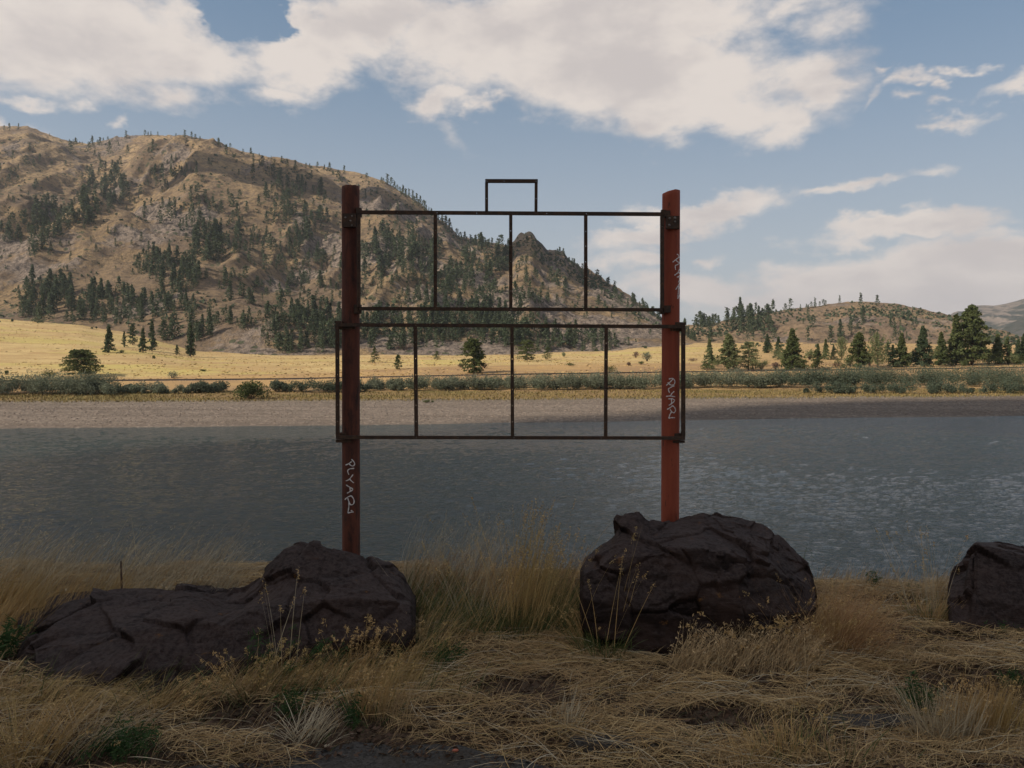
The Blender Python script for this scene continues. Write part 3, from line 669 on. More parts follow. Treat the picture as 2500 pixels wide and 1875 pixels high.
def bar(x0, y0, x1, y1, w, holes=(), D=None, depth=.02, name='rail', parent=sign):
    """steel bar between two photo points with round-ish screw holes drilled through it (fractions of its length)"""
    D = D or DP - RP - .012
    a, b = P(x0, y0, D), P(x1, y1, D); ln = np.linalg.norm(b - a); d = (b - a) / ln
    W = w / F * D; up = np.array([-d[2], 0, d[0]]); hs = .0030
    ts = [0.0]
    for h in sorted(holes): ts += [h * ln - hs, h * ln + hs]
    ts.append(ln); ts = np.array(ts); us = np.array([-W / 2, -hs, hs, W / 2])
    V, Fc = [], []
    def vid(i, j, k):
        V.append(a + d * ts[i] + up * us[j] + np.array([0, (-depth / 2, depth / 2)[k], 0])); return len(V) - 1
    ids = {(i, j, k): vid(i, j, k) for i in range(len(ts)) for j in range(4) for k in (0, 1)}
    full = lambda i, j: 0 <= i < len(ts) - 1 and 0 <= j < 3 and not (j == 1 and i % 2 == 1)
    for i in range(len(ts) - 1):
        for j in range(3):
            if not full(i, j): continue
            for k, order in ((0, 1), (1, -1)):
                q = [ids[i, j, k], ids[i + 1, j, k], ids[i + 1, j + 1, k], ids[i, j + 1, k]]; Fc.append(q[::order])
            if not full(i - 1, j): Fc.append([ids[i, j, 0], ids[i, j + 1, 0], ids[i, j + 1, 1], ids[i, j, 1]])
            if not full(i + 1, j): Fc.append([ids[i + 1, j, 0], ids[i + 1, j, 1], ids[i + 1, j + 1, 1], ids[i + 1, j + 1, 0]])
            if not full(i, j - 1): Fc.append([ids[i, j, 0], ids[i, j, 1], ids[i + 1, j, 1], ids[i + 1, j, 0]])
            if not full(i, j + 1): Fc.append([ids[i, j + 1, 0], ids[i + 1, j + 1, 0], ids[i + 1, j + 1, 1], ids[i, j + 1, 1]])
    return part(name, mesh(name, np.array(V), np.array(Fc), M['steel']), parent)
Dbar = DP - RP - .012
# upper frame
bar(874, 518.3, 1617, 523, 8.6, (.13, .26, .39, .62, .75), name='rail')
bar(878, 753.5, 1617, 756.5, 8.4, (.25, .5, .74), name='rail')
bar(876, 524, 876, 749, 7.5, (.1, .3, .5, .7, .9), name='upright')
bar(1616.5, 528, 1616.5, 751.5, 9, (.11, .27, .42, .58, .73), name='upright')
for x, ya, yb in ((1063, 524, 750), (1247, 525.3, 751), (1430, 526.5, 751.8)):
    bar(x, ya, x, yb, 8.2, (.17, .33, .5, .66, .82), name='upright')
bar(1184.8, 442, 1313, 442.3, 8.4, (.032, .36, .968), name='rail')
bar(1188, 446.5, 1188, 515.5, 7.4, (.55,), name='upright')
bar(1309, 446.7, 1308.5, 516.5, 7.4, (.55,), name='upright')
# lower frame
bar(819.5, 793, 1672, 797.5, 8.6, (.23, .27, .76), name='rail')
bar(821, 1067.5, 1672, 1069.5, 8.2, (.23, .35, .51, .76), name='rail')
for x0, x1, w in ((823.5, 824.5, 8.6), (1014, 1016.5, 8.6), (1250, 1251.3, 8.4), (1480, 1478.5, 8.2), (1668, 1668, 9.2)):
    ya = 797.6 + (x0 - 823) / 850 * 4.5
    bar(x0, ya, x1, 1063.2 + (x0 - 823) / 850 * 2, w, (.14, .29, .44, .57, .72, .87), name='upright')
# brackets and clamps
def plate(x0, y0, x1, y1, D, depth, name='bracket', rot=0.0, parent=sign):
    a, b = P(x0, y1, D), P(x1, y0, D)
    v, f = box((a + b) / 2, (b[0] - a[0], depth, b[2] - a[2])); return part(name, mesh(name, v, f, M['steel']), parent)
def studs(pts, D, parent):
    for x, y, r in pts:
        c = P(x, y, D); th = np.arange(8) / 8 * 2 * np.pi; R = r / F * D
        v = np.concatenate([[c + np.array([R * math.cos(t), 0.004, R * math.sin(t)]) for t in th], [c + np.array([R * .8 * math.cos(t), -.003, R * .8 * math.sin(t)]) for t in th], [c + np.array([0, -.004, 0])]])
        f = [[i, (i + 1) % 8, 8 + (i + 1) % 8, 8 + i] for i in range(8)] + [[8 + i, 8 + (i + 1) % 8, 16] for i in range(8)]
        part('weld_spot', mesh('weld_spot', v, f, M['paint_grey'], True), parent)
M['paint_grey'] = material('scoured_steel', lambda n: n.mix(n.noise(gpos(n), 200, 4), (.16, .13, .11), (.26, .22, .19)), .7, .3)
g = plate(837, 522, 871, 555, DP - RP - .006, .03); studs([(843, 531, 3), (855.5, 539, 3), (859, 527.5, 2.6), (859, 550, 2.2)], DP - RP - .022, g)
g = plate(1626, 528, 1658, 559, DP - RP - .006, .03); studs([(1634, 549.5, 3.6), (1635, 533, 3), (1648, 532, 4), (1648, 541, 3)], DP - RP - .022, g)
for q in ((870.5, 508, 882.5, 530), (1614, 513, 1624, 531), (865, 744, 882, 766), (1612, 745, 1621, 767)): plate(*q, DP - RP + .016, .035)
for q in ((1621.2, 514, 1636, 531), (1621.2, 746, 1637, 763), (866, 746, 876, 764)): plate(*q, DP - RP - .001, .012, 'clamp')
for q in ((819.5, 784, 838, 789), (826, 797.7, 869, 804), (823, 1072, 860, 1079), (829, 1056, 848, 1063), (1646, 787, 1672, 793), (1634, 802, 1664, 809), (1644, 1057, 1664, 1065), (1640, 1074, 1669, 1080)):
    plate(*q, DP - RP + .035, .07, 'angle_iron')

# hand-painted letters on the posts
def letters(strokes, ox, oy, sc, post_px, width, owner):
    parts = []
    Rr = RP + .0012
    for st in strokes:
        p = np.array(st, float); q = [p[0]]
        for a, b in zip(p[:-1], p[1:]):
            m = max(2, int(np.hypot(*(b - a)) / 12)); q += [a + (b - a) * k / m for k in range(1, m + 1)]
        q = np.array(q)
        for _ in range(2): q[1:-1] = (q[:-2] + 2 * q[1:-1] + q[2:]) / 4
        t = np.gradient(q, axis=0); t /= np.linalg.norm(t, axis=1)[:, None] + 1e-9; nrm = np.stack([-t[:, 1], t[:, 0]], 1)
        w = width / sc / 2 * (1 + .25 * np.sin(np.arange(len(q)) * 1.3))[:, None]
        v = []
        for e in (q - nrm * w, q + nrm * w):
            px = ox + e[:, 0] * sc; py = oy + e[:, 1] * sc
            dx = np.clip((px - post_px) / 21.5, -.995, .995)
            X = (post_px - HX) / F * DP + Rr * dx; Yy = DP - Rr * np.sqrt(1 - dx * dx)
            v.append(np.stack([X, Yy, EYE + (HY - py) / F * DP], 1))
        v = np.stack(v, 1).reshape(-1, 3); k = np.arange(len(q) - 1) * 2
        parts.append((v, np.stack([k, k + 1, k + 3, k + 2], 1)))
    v, f, _ = join(parts)
    o = part('graffiti', mesh('graffiti', v, f, M['paint']), owner); return o
left_s = [[(242, 415), (275, 402), (316, 372)], [(315, 343), (345, 378), (353, 405), (340, 430), (312, 425), (285, 398)], [(345, 455), (290, 458), (265, 478), (272, 505), (285, 530)],
          [(332, 530), (300, 575), (272, 600), (245, 606)], [(290, 580), (315, 608), (340, 632)], [(250, 655), (330, 702), (332, 715), (262, 755)], [(298, 682), (300, 735)],
          [(232, 836), (262, 805), (312, 784)], [(312, 784), (338, 820), (347, 865), (335, 897), (302, 900), (285, 850)], [(270, 812), (285, 860), (285, 920), (272, 994)], [(272, 996), (300, 985), (338, 984)], [(308, 962), (325, 975)]]
letters(left_s, 800, 1050, .199, 857.5, 2.2, pl)['label'] = 'white hand-painted letters reading PLYARJ sideways'
right_s = [[(265, 415), (320, 395), (370, 408), (402, 470), (380, 535), (325, 555), (275, 530), (243, 488)], [(362, 402), (290, 480), (215, 555)], [(385, 562), (310, 592), (250, 635), (262, 680), (282, 720)],
           [(380, 685), (320, 740), (300, 790)], [(210, 800), (290, 787), (350, 800), (402, 806)], [(255, 855), (340, 850), (397, 887), (350, 940), (262, 1000)], [(318, 860), (326, 950)],
           [(230, 1090), (290, 1050), (345, 1003)], [(345, 1003), (398, 1055), (415, 1120), (375, 1170), (325, 1145), (290, 1090)], [(320, 1145), (285, 1200), (262, 1285)], [(262, 1285), (325, 1270), (396, 1274)]]
letters(right_s, 1600, 880, .1085, 1636, 2.2, pr)['label'] = 'white hand-painted letters reading QLYARJ sideways'
up_s = [[(500, 245), (545, 250), (572, 310), (590, 395), (575, 445), (520, 435), (465, 380)], [(560, 310), (480, 372), (388, 446)], [(590, 455), (520, 500), (450, 530), (465, 635)],
        [(600, 575), (560, 640), (532, 700)], [(435, 775), (530, 702), (600, 703)], [(500, 820), (604, 762)], [(550, 800), (590, 862), (540, 946)], [(592, 938), (540, 1025), (465, 1130)],
        [(545, 1030), (608, 1112)], [(545, 1030), (540, 1200), (525, 1355)], [(523, 1355), (568, 1290), (608, 1225)]]
letters(up_s, 1600, 600, .0964, 1637.5, 2.1, pr)['label'] = 'white hand-painted letters reading PLYARJ round the side of the post'

# ------------------------------------------------------------------ railway
rx = np.linspace(-400, 3000, 260); rD = Dr(rx); rc = np.stack([(rx - HX) / F * rD, rD, Zr(rx)], 1)
tan = np.gradient(rc, axis=0); tan /= np.linalg.norm(tan, axis=1)[:, None]; nrm = np.stack([-tan[:, 1], tan[:, 0], 0 * tan[:, 0]], 1)
rway = bpy.data.objects.new('railway_track', None); COL.objects.link(rway)
tag(rway, 'single railway track on a low ballast bank crossing behind the riverside willows', 'railway')
prof = [(-3.4, -1.0), (-1.9, -.12), (1.9, -.12), (3.4, -.8)]
v = np.stack([rc + nrm * o + np.array([0, 0, h]) for o, h in prof], 1); link('ballast', mesh('ballast', v.reshape(-1, 3), grid_faces(260, 4), M['ballast']), rway)
for s in (-.72, .72):
    pr_ = [(-.07, -.02), (-.04, .17), (.04, .17), (.07, -.02)]
    v = np.stack([rc + nrm * (s + o) + np.array([0, 0, h]) for o, h in pr_], 1); link('rail', mesh('rail', v.reshape(-1, 3), grid_faces(260, 4), M['rail']), rway)
arc = np.concatenate([[0], np.cumsum(np.linalg.norm(np.diff(rc, axis=0), axis=1))]); ta = np.arange(0, arc[-1], .62)
pc = np.stack([np.interp(ta, arc, rc[:, i]) for i in range(3)], 1); pn = np.stack([np.interp(ta, arc, nrm[:, i]) for i in range(3)], 1); pt = np.stack([np.interp(ta, arc, tan[:, i]) for i in range(3)], 1)
cv = np.stack([pc + pn * a * 1.3 + pt * b * .12 + np.array([0, 0, h]) for h in (-.14, -.03) for a, b in ((-1, -1), (1, -1), (1, 1), (-1, 1))], 1)
fb = np.array([[4, 5, 6, 7], [0, 1, 5, 4], [1, 2, 6, 5], [2, 3, 7, 6], [3, 0, 4, 7]]); fb = (np.arange(len(ta)) * 8)[:, None, None] + fb[None]
tag(link('sleeper', mesh('sleeper', cv.reshape(-1, 3), fb.reshape(-1, 4), M['tie']), rway), kind='stuff')

# ------------------------------------------------------------------ trees
def conifer(rng, h=1.0, r=.22, nb=60, nl=5, ls=.10, base=.10, form='cone', limb=False, trunk_r=.018, flat=.3):
    q = (np.arange(nb) + rng.random(nb)) / nb; q = q ** .85
    if form == 'cone': prof = (1 - q) ** .92 * 1.08 * (1 - .25 * np.clip(.12 - q, 0, 1) / .12)
    elif form == 'round': prof = (1 - q) ** .5 * np.clip((q + .13) * 3, 0, 1) ** .5 * 1.1
    elif form == 'oval': prof = np.clip(np.sin(np.pi * (q * .80 + .14)), .08, 1) ** .7
    else: prof = np.clip(np.sin(np.pi * (q * .78 + .16)), .1, 1) ** .55
    z = h * (base + (1 - base) * q * .97); a = rng.random(nb) * 2 * np.pi
    lop = 1 + .18 * np.cos(a - rng.random() * 6.28)
    Lb = r * prof * rng.uniform(.62, 1.15, nb) * lop
    dr = {'cone': -.22, 'round': -.04, 'dome': -.05, 'oval': .1}[form]
    s = rng.random((nb, nl)) ** .6
    p = np.stack([np.cos(a)[:, None] * Lb[:, None] * s, np.sin(a)[:, None] * Lb[:, None] * s, z[:, None] + dr * Lb[:, None] * s + (.12 * h * r if dr > 0 else 0) * s * s], -1).reshape(-1, 3)
    p = p + rng.normal(0, ls * .28, p.shape)
    top = np.stack([0 * np.arange(4), 0 * np.arange(4), h * np.linspace(.93, 1.0, 4)], 1)
    p = np.concatenate([p, top]); sz = np.concatenate([ls * rng.uniform(.6, 1.25, nb * nl), np.full(4, ls * .7)])
    lv = leaves(p, sz, rng, flat, .6)
    t = np.linspace(0, .97, 7); bend = np.cumsum(rng.normal(0, .004 * h, (7, 2)), 0)
    tv, tf = tube(np.stack([bend[:, 0], bend[:, 1], t * h - .02 * h], 1), trunk_r * h * (1 - t * .93), 6)
    parts = [(tv, tf)]
    if limb:
        for i in range(0, nb, 2):
            e = np.array([math.cos(a[i]) * Lb[i], math.sin(a[i]) * Lb[i], dr * Lb[i]]) * .9
            parts.append(tube(np.array([[0, 0, z[i]], np.array([0, 0, z[i]]) + e * .5 + [0, 0, -.01 * h], np.array([0, 0, z[i]]) + e]), [trunk_r * h * .25, trunk_r * h * .16, .001 * h], 3))
    tv, tf, _ = join(parts)
    return lv, (tv, tf)
def small_tree_mesh(name, lv, tr, m1, m2):
    v, f, a = join([lv, (tr[0], tr[1])])
    return mesh(name, v, f, [m1, m2], False, {'rnd': a}, [0] * len(lv[1]) + [1] * len(tr[1]))

GP = np.linspace(-240, 2760, 620); GD = np.exp(np.linspace(math.log(110.0), math.log(1115.0), 460))
_X = (GP[:, None] - HX) / F * GD[None]; _Y = GD[None] + 0 * _X
GH = H_bank(_X, _Y); GH = np.maximum(GH, np.where(GP[:, None] < 1755, H_mtn(_X, _Y)[0], -99)); GH = np.maximum(GH, np.where(GP[:, None] > 1485, H_hill(_X, _Y)[0], -99))
def Hpd(px, D):
    i = np.clip((px - GP[0]) / (GP[1] - GP[0]), 0, len(GP) - 1.001); j = np.clip(np.log(D / 110.0) / math.log(1115.0 / 110.0) * (len(GD) - 1), 0, len(GD) - 1.001)
    a, b = i.astype(int), j.astype(int); f, g = i - a, j - b
    return (GH[a, b] * (1 - f) + GH[a + 1, b] * f) * (1 - g) + (GH[a, b + 1] * (1 - f) + GH[a + 1, b + 1] * f) * g
def Hfar(X, Y): return Hpd(HX + F * X / Y, Y)
def cast(px, py, dmin=115.0):
    """ground point seen at each picture point"""
    px = np.asarray(px, float); py = np.asarray(py, float)
    D = GD[GD > dmin]; i = np.clip((px - GP[0]) / (GP[1] - GP[0]), 0, len(GP) - 1.001); a = i.astype(int); f = (i - a)[:, None]
    H = (GH[a] * (1 - f) + GH[a + 1] * f)[:, GD > dmin]
    rz = EYE + ((HY - py) / F)[:, None] * D[None]
    hit = H >= rz; k = np.argmax(hit, 1); ok = hit.any(1); k = np.where(ok, k, 0); j = np.maximum(k - 1, 0); m = np.arange(len(px))
    g0, g1 = rz[m, j] - H[m, j], H[m, k] - rz[m, k]
    d = D[j] + (D[k] - D[j]) * np.clip(np.where(k > 0, g0 / np.maximum(g0 + g1, 1e-6), 0), 0, 1)
    return np.stack([(px - HX) / F * d, d, Hpd(px, d)], 1), ok

rng = np.random.default_rng(11)
hill_meshes = []
for i in range(7):
    lv, tr = conifer(rng, 1.0, [.25, .29, .22, .30, .27, .24, .30][i], 100, 6, .082, .06, ['cone', 'cone', 'cone', 'round', 'cone', 'cone', 'round'][i])
    hill_meshes.append(small_tree_mesh('conifer_tree', lv, tr, M['hillfir'], M['bark']))
low = [conifer(rng, 1.0, [.25, .29, .32][i], 44, 3, .135, .05, ['cone', 'cone', 'round'][i]) for i in range(3)]

Z1 = lambda x, y: (x * .4, y * .4 + 221)                 # helpers: detail crops back to the 2212-wide picture
Z2 = lambda x, y: (708 + x * .3733, 354 + y * .3733)
Z3 = lambda x, y: (1416 + x * .36, 575 + y * .36)
clusters = [  # centre, radii, count, height px (2212), description
    (Z1(560, 470), (50, 46), 58, 20, 'in the dense stand filling the upper left ravine'),
    (Z1(250, 650), (50, 36), 46, 20, 'in the diagonal stand below the upper left ravine'),
    (Z1(60, 700), (30, 26), 16, 19, 'on the brown slope at the far left, halfway up'),
    (Z1(450, 600), (34, 26), 26, 20, 'in the stand at the foot of the upper left ravine'),
    (Z1(200, 760), (34, 30), 18, 20, 'at the lower end of the left diagonal stand'),
    (Z1(200, 1090), (42, 40), 32, 30, 'in the grove above the gold meadow at the far left'),
    (Z1(380, 1100), (38, 34), 18, 28, 'beside the grove above the gold meadow'),
    (Z1(600, 1085), (54, 28), 40, 22, 'in the low belt between the left grove and the knoll'),
    (Z1(620, 1165), (70, 14), 26, 20, 'at the meadow edge left of the knoll'),
    (Z1(950, 930), (50, 44), 46, 23, 'in the wooded gully left of the left post'),
    (Z1(820, 900), (34, 30), 24, 18, 'at the left side of the wooded gully'),
    (Z1(900, 1120), (66, 30), 30, 25, 'between the wooded gully and the knoll'),
    (Z1(1120, 790), (36, 30), 22, 24, 'in the dark clump at mid height on the slope'),
    (Z1(1350, 760), (110, 24), 50, 18, 'in the dark streak crossing the slope towards the left post'),
    (Z1(1650, 600), (50, 55), 46, 19, 'on the upper slope just left of the left post'),
    (Z1(1530, 490), (34, 24), 20, 17, 'in the upper clump near the ridge left of the left post'),
    (Z1(1250, 640), (130, 60), 40, 18, 'scattered over the mid slope'),
    (Z1(950, 540), (80, 55), 30, 17, 'on the spur under the cloud shadow'),
    (Z1(900, 395), (66, 13), 24, 15, 'in the row along the upper spur'),
    (Z1(1330, 940), (135, 60), 48, 18, 'scattered over the lower mid slope'),
    (Z1(1700, 960), (85, 100), 60, 19, 'on the lower slope left of the left post'),
    (Z1(1650, 1260), (95, 38), 92, 27, 'in the dark wood at the slope foot behind the left post'),
    (Z1(1430, 1190), (120, 16), 34, 22, 'along the slope foot above the knoll'),
    (Z1(1000, 1240), (62, 22), 20, 27, 'on the left shoulder of the knoll'),
    (Z1(100, 350), (60, 40), 10, 12, 'dotted over the upper far left slope'),
    (Z2(400, 500), (48, 42), 56, 21, 'on the slope inside the upper left bay of the sign'),
    (Z2(280, 560), (36, 40), 26, 20, 'beside the left post inside the upper frame'),
    (Z2(540, 560), (50, 50), 36, 20, 'on the slope behind the first upright of the upper frame'),
    (Z2(920, 560), (56, 34), 54, 21, 'in the stand below the saddle inside the upper frame'),
    (Z2(700, 680), (45, 32), 34, 21, 'on the slope at the centre of the upper frame'),
    (Z2(560, 720), (150, 40), 50, 19, 'low on the slope inside the upper frame'),
    (Z2(860, 780), (150, 26), 40, 20, 'just above the lower rail of the upper frame'),
    (Z2(1160, 590), (50, 24), 14, 15, 'below the dark crag'),
    (Z2(1210, 690), (50, 50), 16, 19, 'on the open slope right of the crag'),
    (Z2(1440, 760), (60, 40), 10, 16, 'on the rocky slope in the last bay of the upper frame'),
    (Z2(1560, 800), (130, 26), 14, 13, 'near the end of the descending ridge'),
    (Z2(420, 985), (130, 34), 110, 25, 'in the dark wood behind the lower frame, left side'),
    (Z2(880, 975), (120, 34), 100, 26, 'in the dark wood behind the lower frame, middle'),
    (Z2(1250, 1020), (100, 24), 60, 22, 'in the dark wood behind the lower frame, right side'),
    (Z2(700, 900), (200, 18), 50, 21, 'along the upper edge of the dark wood behind the frame'),
    (Z2(1500, 1040), (60, 16), 24, 18, 'at the right tip of the dark wood'),
    (Z3(270, 340), (44, 16), 26, 19, 'on the left end of the right hill'),
    (Z3(510, 350), (36, 22), 24, 24, 'in the stand on the left flank of the right hill'),
    (Z3(640, 400), (30, 26), 20, 25, 'in the grove low on the left flank of the right hill'),
    (Z3(1250, 400), (120, 26), 16, 14, 'scattered over the lower face of the right hill')]
singles = [  # px, base py, height (2212 picture), description
    (20, 282, 14, 0), (40, 279, 11, 0), (9, 281, 9, 0), (107, 284, 6, 0), (150, 303, 6, 0), (158, 305, 7, 0), (165, 307, 6, 0), (172, 309, 6, 0), (178, 312, 6, 0), (199, 312, 17, 0), (211, 312, 9, 0), (216, 315, 16, 0), (223, 300, 7, 0), (233, 298, 7, 0), (272, 293, 13, 0), (313, 289, 11, 0),
    (320, 289, 8, 0), (326, 289, 9, 0), (341, 288, 9, 0), (380, 291, 7, 0), (399, 297, 14, 0), (414, 298, 13, 0), (422, 296, 10, 0), (432, 299, 8, 0), (472, 305, 12, 0), (497, 312, 10, 0), (525, 321, 8, 0), (560, 333, 6, 0), (586, 341, 6, 0), (613, 345, 6, 0), (686, 362, 11, 0), (669, 361, 7, 0), (701, 366, 9, 0),
    (153, 330, 22, 1), (193, 330, 20, 1), (237, 332, 24, 1), (205, 337, 12, 1), (214, 346, 14, 1), (256, 315, 8, 1), (380, 345, 12, 1), (451, 354, 12, 1), (547, 347, 14, 1), (567, 358, 19, 1), (590, 385, 26, 1), (546, 380, 22, 1), (620, 361, 15, 1), (638, 368, 19, 1), (661, 363, 10, 1), (673, 386, 16, 1), (731, 393, 22, 1), (645, 393, 14, 1),
    (423, 421, 18, 2), (305, 521, 18, 2), (478, 462, 26, 2), (505, 447, 14, 2), (497, 648, 36, 2), (607, 670, 40, 2), (422, 515, 26, 2), (403, 498, 18, 2), (468, 520, 40, 2), (454, 675, 25, 2), (690, 560, 20, 2), (655, 672, 26, 2), (685, 570, 30, 2), (452, 560, 34, 2),
    (1050, 526, 10, 3), (1020, 519, 10, 3), (1003, 512, 9, 3), (1098, 530, 16, 3), (1072, 528, 10, 3), (1042, 524, 16, 3)]
for x in range(836, 975, 7):
    singles.append((x + 2 * math.sin(x), float(np.interp(x * K, cr[:, 0], cr[:, 1])) / K + 4 + 3 * math.sin(x * 3.3), 15 + 5 * math.sin(x * 1.7), 4))
for x, b, h in [(1217, 551, 14), (1200, 549, 10), (1192, 548, 9), (1230, 560, 10), (1250, 579, 10), (1136, 506, 6), (1288, 596, 8), (1371, 650, 8), (1388, 660, 18), (1373, 655, 10), (1408, 672, 12)]: singles.append((x, b + 2, h, 5))
for x, y, h in [(245, 345, 60), (285, 330, 40), (312, 310, 45), (350, 318, 55), (375, 325, 42), (430, 318, 42), (470, 290, 55), (515, 290, 45), (550, 290, 55), (602, 268, 62), (640, 268, 32), (680, 270, 42), (705, 285, 75), (722, 300, 40), (780, 248, 38), (808, 248, 60), (905, 240, 24),
                (935, 238, 32), (957, 236, 50), (985, 230, 28), (1008, 228, 36), (1020, 228, 30), (1105, 212, 42), (1232, 242, 70), (1330, 235, 56), (870, 244, 24), (195, 348, 45), (330, 450, 60)]:
    a, b = Z3(x, y); singles.append((a, b + 1, h * .36, 6))
for x, y, h in [(915, 308, 66), (1245, 340, 90), (1172, 372, 64), (1192, 330, 40), (1424, 368, 74), (1108, 425, 90), (1053, 455, 80), (915, 445, 70), (1438, 445, 76), (1520, 325, 48), (1565, 345, 40), (888, 345, 26), (245, 408, 80), (333, 448, 70), (385, 430, 46), (515, 405, 80), (550, 440, 70), (1310, 430, 40), (1290, 415, 36)]:
    a, b = Z3(x, y); singles.append((a, b, h * .36, 7))
desc_s = ['standing on the skyline of the left mountain', 'on the bare upper slope under the left skyline', 'standing alone on the open mid slope', 'on the saddle skyline left of the crag', 'on the steep skyline falling towards the crag',
          'on the rocky skyline right of the crag', 'on the skyline of the right hill', 'on the bare face of the right hill']
X_, Y_, HH, DS, SK = [], [], [], [], []
for (c, r, k, h, d) in clusters:
    k = int(k * 1.08); a = rng.random(k) * 2 * np.pi; q = np.sqrt(rng.random(k)) * 1.06
    X_ += list(c[0] + r[0] * q * np.cos(a)); Y_ += list(c[1] + r[1] * q * np.sin(a)); HH += list(h * np.clip(rng.lognormal(-.05, .32, k), .45, 1.7)); DS += [d] * k; SK += [False] * k
for x, y, h, d in singles: X_.append(x); Y_.append(y); HH.append(h); DS.append(desc_s[d]); SK.append(d in (0, 3, 4, 5, 6))
# thin general scatter
k = 420; xs = rng.uniform(0, 1440, k); ys = rng.uniform(300, 760, k)
X_ += list(xs); Y_ += list(ys); HH += list(rng.uniform(7, 19, k)); DS += ['scatter'] * k; SK += [False] * k
X_, Y_, HH, SK = [np.array(q) for q in (X_, Y_, HH, SK)]
# keep skyline trees on the ground: start the search slightly below the crest
ycrest = np.where(X_ * K < 1700, np.interp(X_ * K, cr[:, 0], cr[:, 1]), np.interp(X_ * K, hr[:, 0], hr[:, 1]))
py = np.maximum(Y_ * K, ycrest + np.where(SK, 5.0, 9.0))
pt, ok = cast(X_ * K, py)
ok &= pt[:, 1] > 300
ok &= ~((np.abs(X_ * K - 1300) < 52) & (Y_ < 556) & (HH > 7))
ok &= ~((np.array(DS) == 'scatter') & (pt[:, 1] < 400))
hm = HH * K / F * pt[:, 1] * 1.2
hm = np.clip(hm, 2.5, 26)
items = [(HH[i], X_[i], Y_[i], pt[i], hm[i], DS[i]) for i in range(len(X_)) if ok[i]]
items.sort(key=lambda t: -t[4] / t[3][1])
NIND = 250
ind = [t for t in items if t[5] != 'scatter'][:NIND]; rest = [t for t in items if not any(t is q for q in ind)]
bydesc = {}
for t in ind: bydesc.setdefault(t[5], []).append(t)
rr = random.Random(4)
for d, lst in bydesc.items():
    special = {}
    if len(lst) >= 2:
        special[id(max(lst, key=lambda t: t[4] / t[3][1]))] = 'tallest dark conifer '
        for key, s in ((lambda t: -t[1], 'leftmost dark conifer '), (lambda t: t[1], 'rightmost dark conifer '), (lambda t: t[2], 'lowest-standing dark conifer ')):
            m = max(lst, key=key)
            if id(m) not in special: special[id(m)] = s
            if len(special) >= len(lst): break
    for t in lst:
        o = link('conifer_tree', hill_meshes[rr.randrange(7)], None, t[3] - [0, 0, .25], rr.random() * 6.28, (t[4] * rr.uniform(.85, 1.2), t[4] * rr.uniform(.85, 1.2), t[4]))
        if len(lst) == 1: tag(o, 'small dark conifer ' + d, 'tree')
        else:
            if len(lst) >= 6 and id(t) not in special:
                xs_, ys_ = sorted(q[1] for q in lst), sorted(q[2] for q in lst); hs_ = sorted(q[4] / q[3][1] for q in lst)
                third = lambda v, arr: sum(v >= arr[len(arr) * k // 3] for k in (1, 2))
                nm = ('short', 'medium', 'large')[third(t[4] / t[3][1], hs_)] + ' conifer '
                where = (('upper', 'middle', 'lower')[third(t[2], ys_)] + ' ' + ('left', 'centre', 'right')[third(t[1], xs_)]).replace('middle centre', 'centre'); where = ', ' + where
                tag(o, nm + d.replace('standing ', '') + where, 'tree', 'conifers ' + d)
            else: tag(o, special.get(id(t), 'dark conifer ') + d, 'tree', 'conifers ' + d)
parts = []
for t in rest:
    lv, tr = low[rr.randrange(3)]; a = rr.random() * 6.28; c, s = math.cos(a), math.sin(a); w = rr.uniform(.85, 1.25)
    R = np.array([[c * w, s * w, 0], [-s * w, c * w, 0], [0, 0, 1]]) * t[4]
    parts.append((lv[0] @ R + t[3] - [0, 0, .2], lv[1], lv[2] * .8 + .2 * rr.random()))
v, f, a = join(parts)
o = link('hillside_conifers', mesh('hillside_conifers', v, f, M['hillfir'], False, {'rnd': a}))
tag(o, 'the many smaller dark conifers dotted over the mountain and the right hill', 'trees', kind='stuff')

# low brush dots on the slopes
k = 5200; xs = rng.uniform(-40, 2300, k); ys = rng.uniform(280, 770, k)
yc = np.where(xs * K < 1700, np.interp(xs * K, cr[:, 0], cr[:, 1]), np.interp(xs * K, hr[:, 0], hr[:, 1]))
ys = np.maximum(ys, yc / K + 4 + rng.random(k) * 30)
pt, ok = cast(xs * K, ys * K); ok &= (pt[:, 1] > 390) & (fbm(pt[:, 0] / 50, pt[:, 1] / 50, seed=77) + .35 * rng.random(k) > .02)
pt = pt[ok]; parts = []
sz = rng.uniform(.5, 1.7, len(pt)) * np.where(rng.random(len(pt)) < .1, 1.6, 1)
for j in range(6): parts.append(leaves(pt + rng.normal(0, .35, pt.shape) * sz[:, None] + [0, 0, .5], sz * 1.3, rng, .3, .9))
v, f, a = join(parts)
tag(link('hillside_brush', mesh('hillside_brush', v, f, M['hillfir'], False, {'rnd': a})), 'low dark brush dotted over the dry slopes', 'brush', kind='stuff')

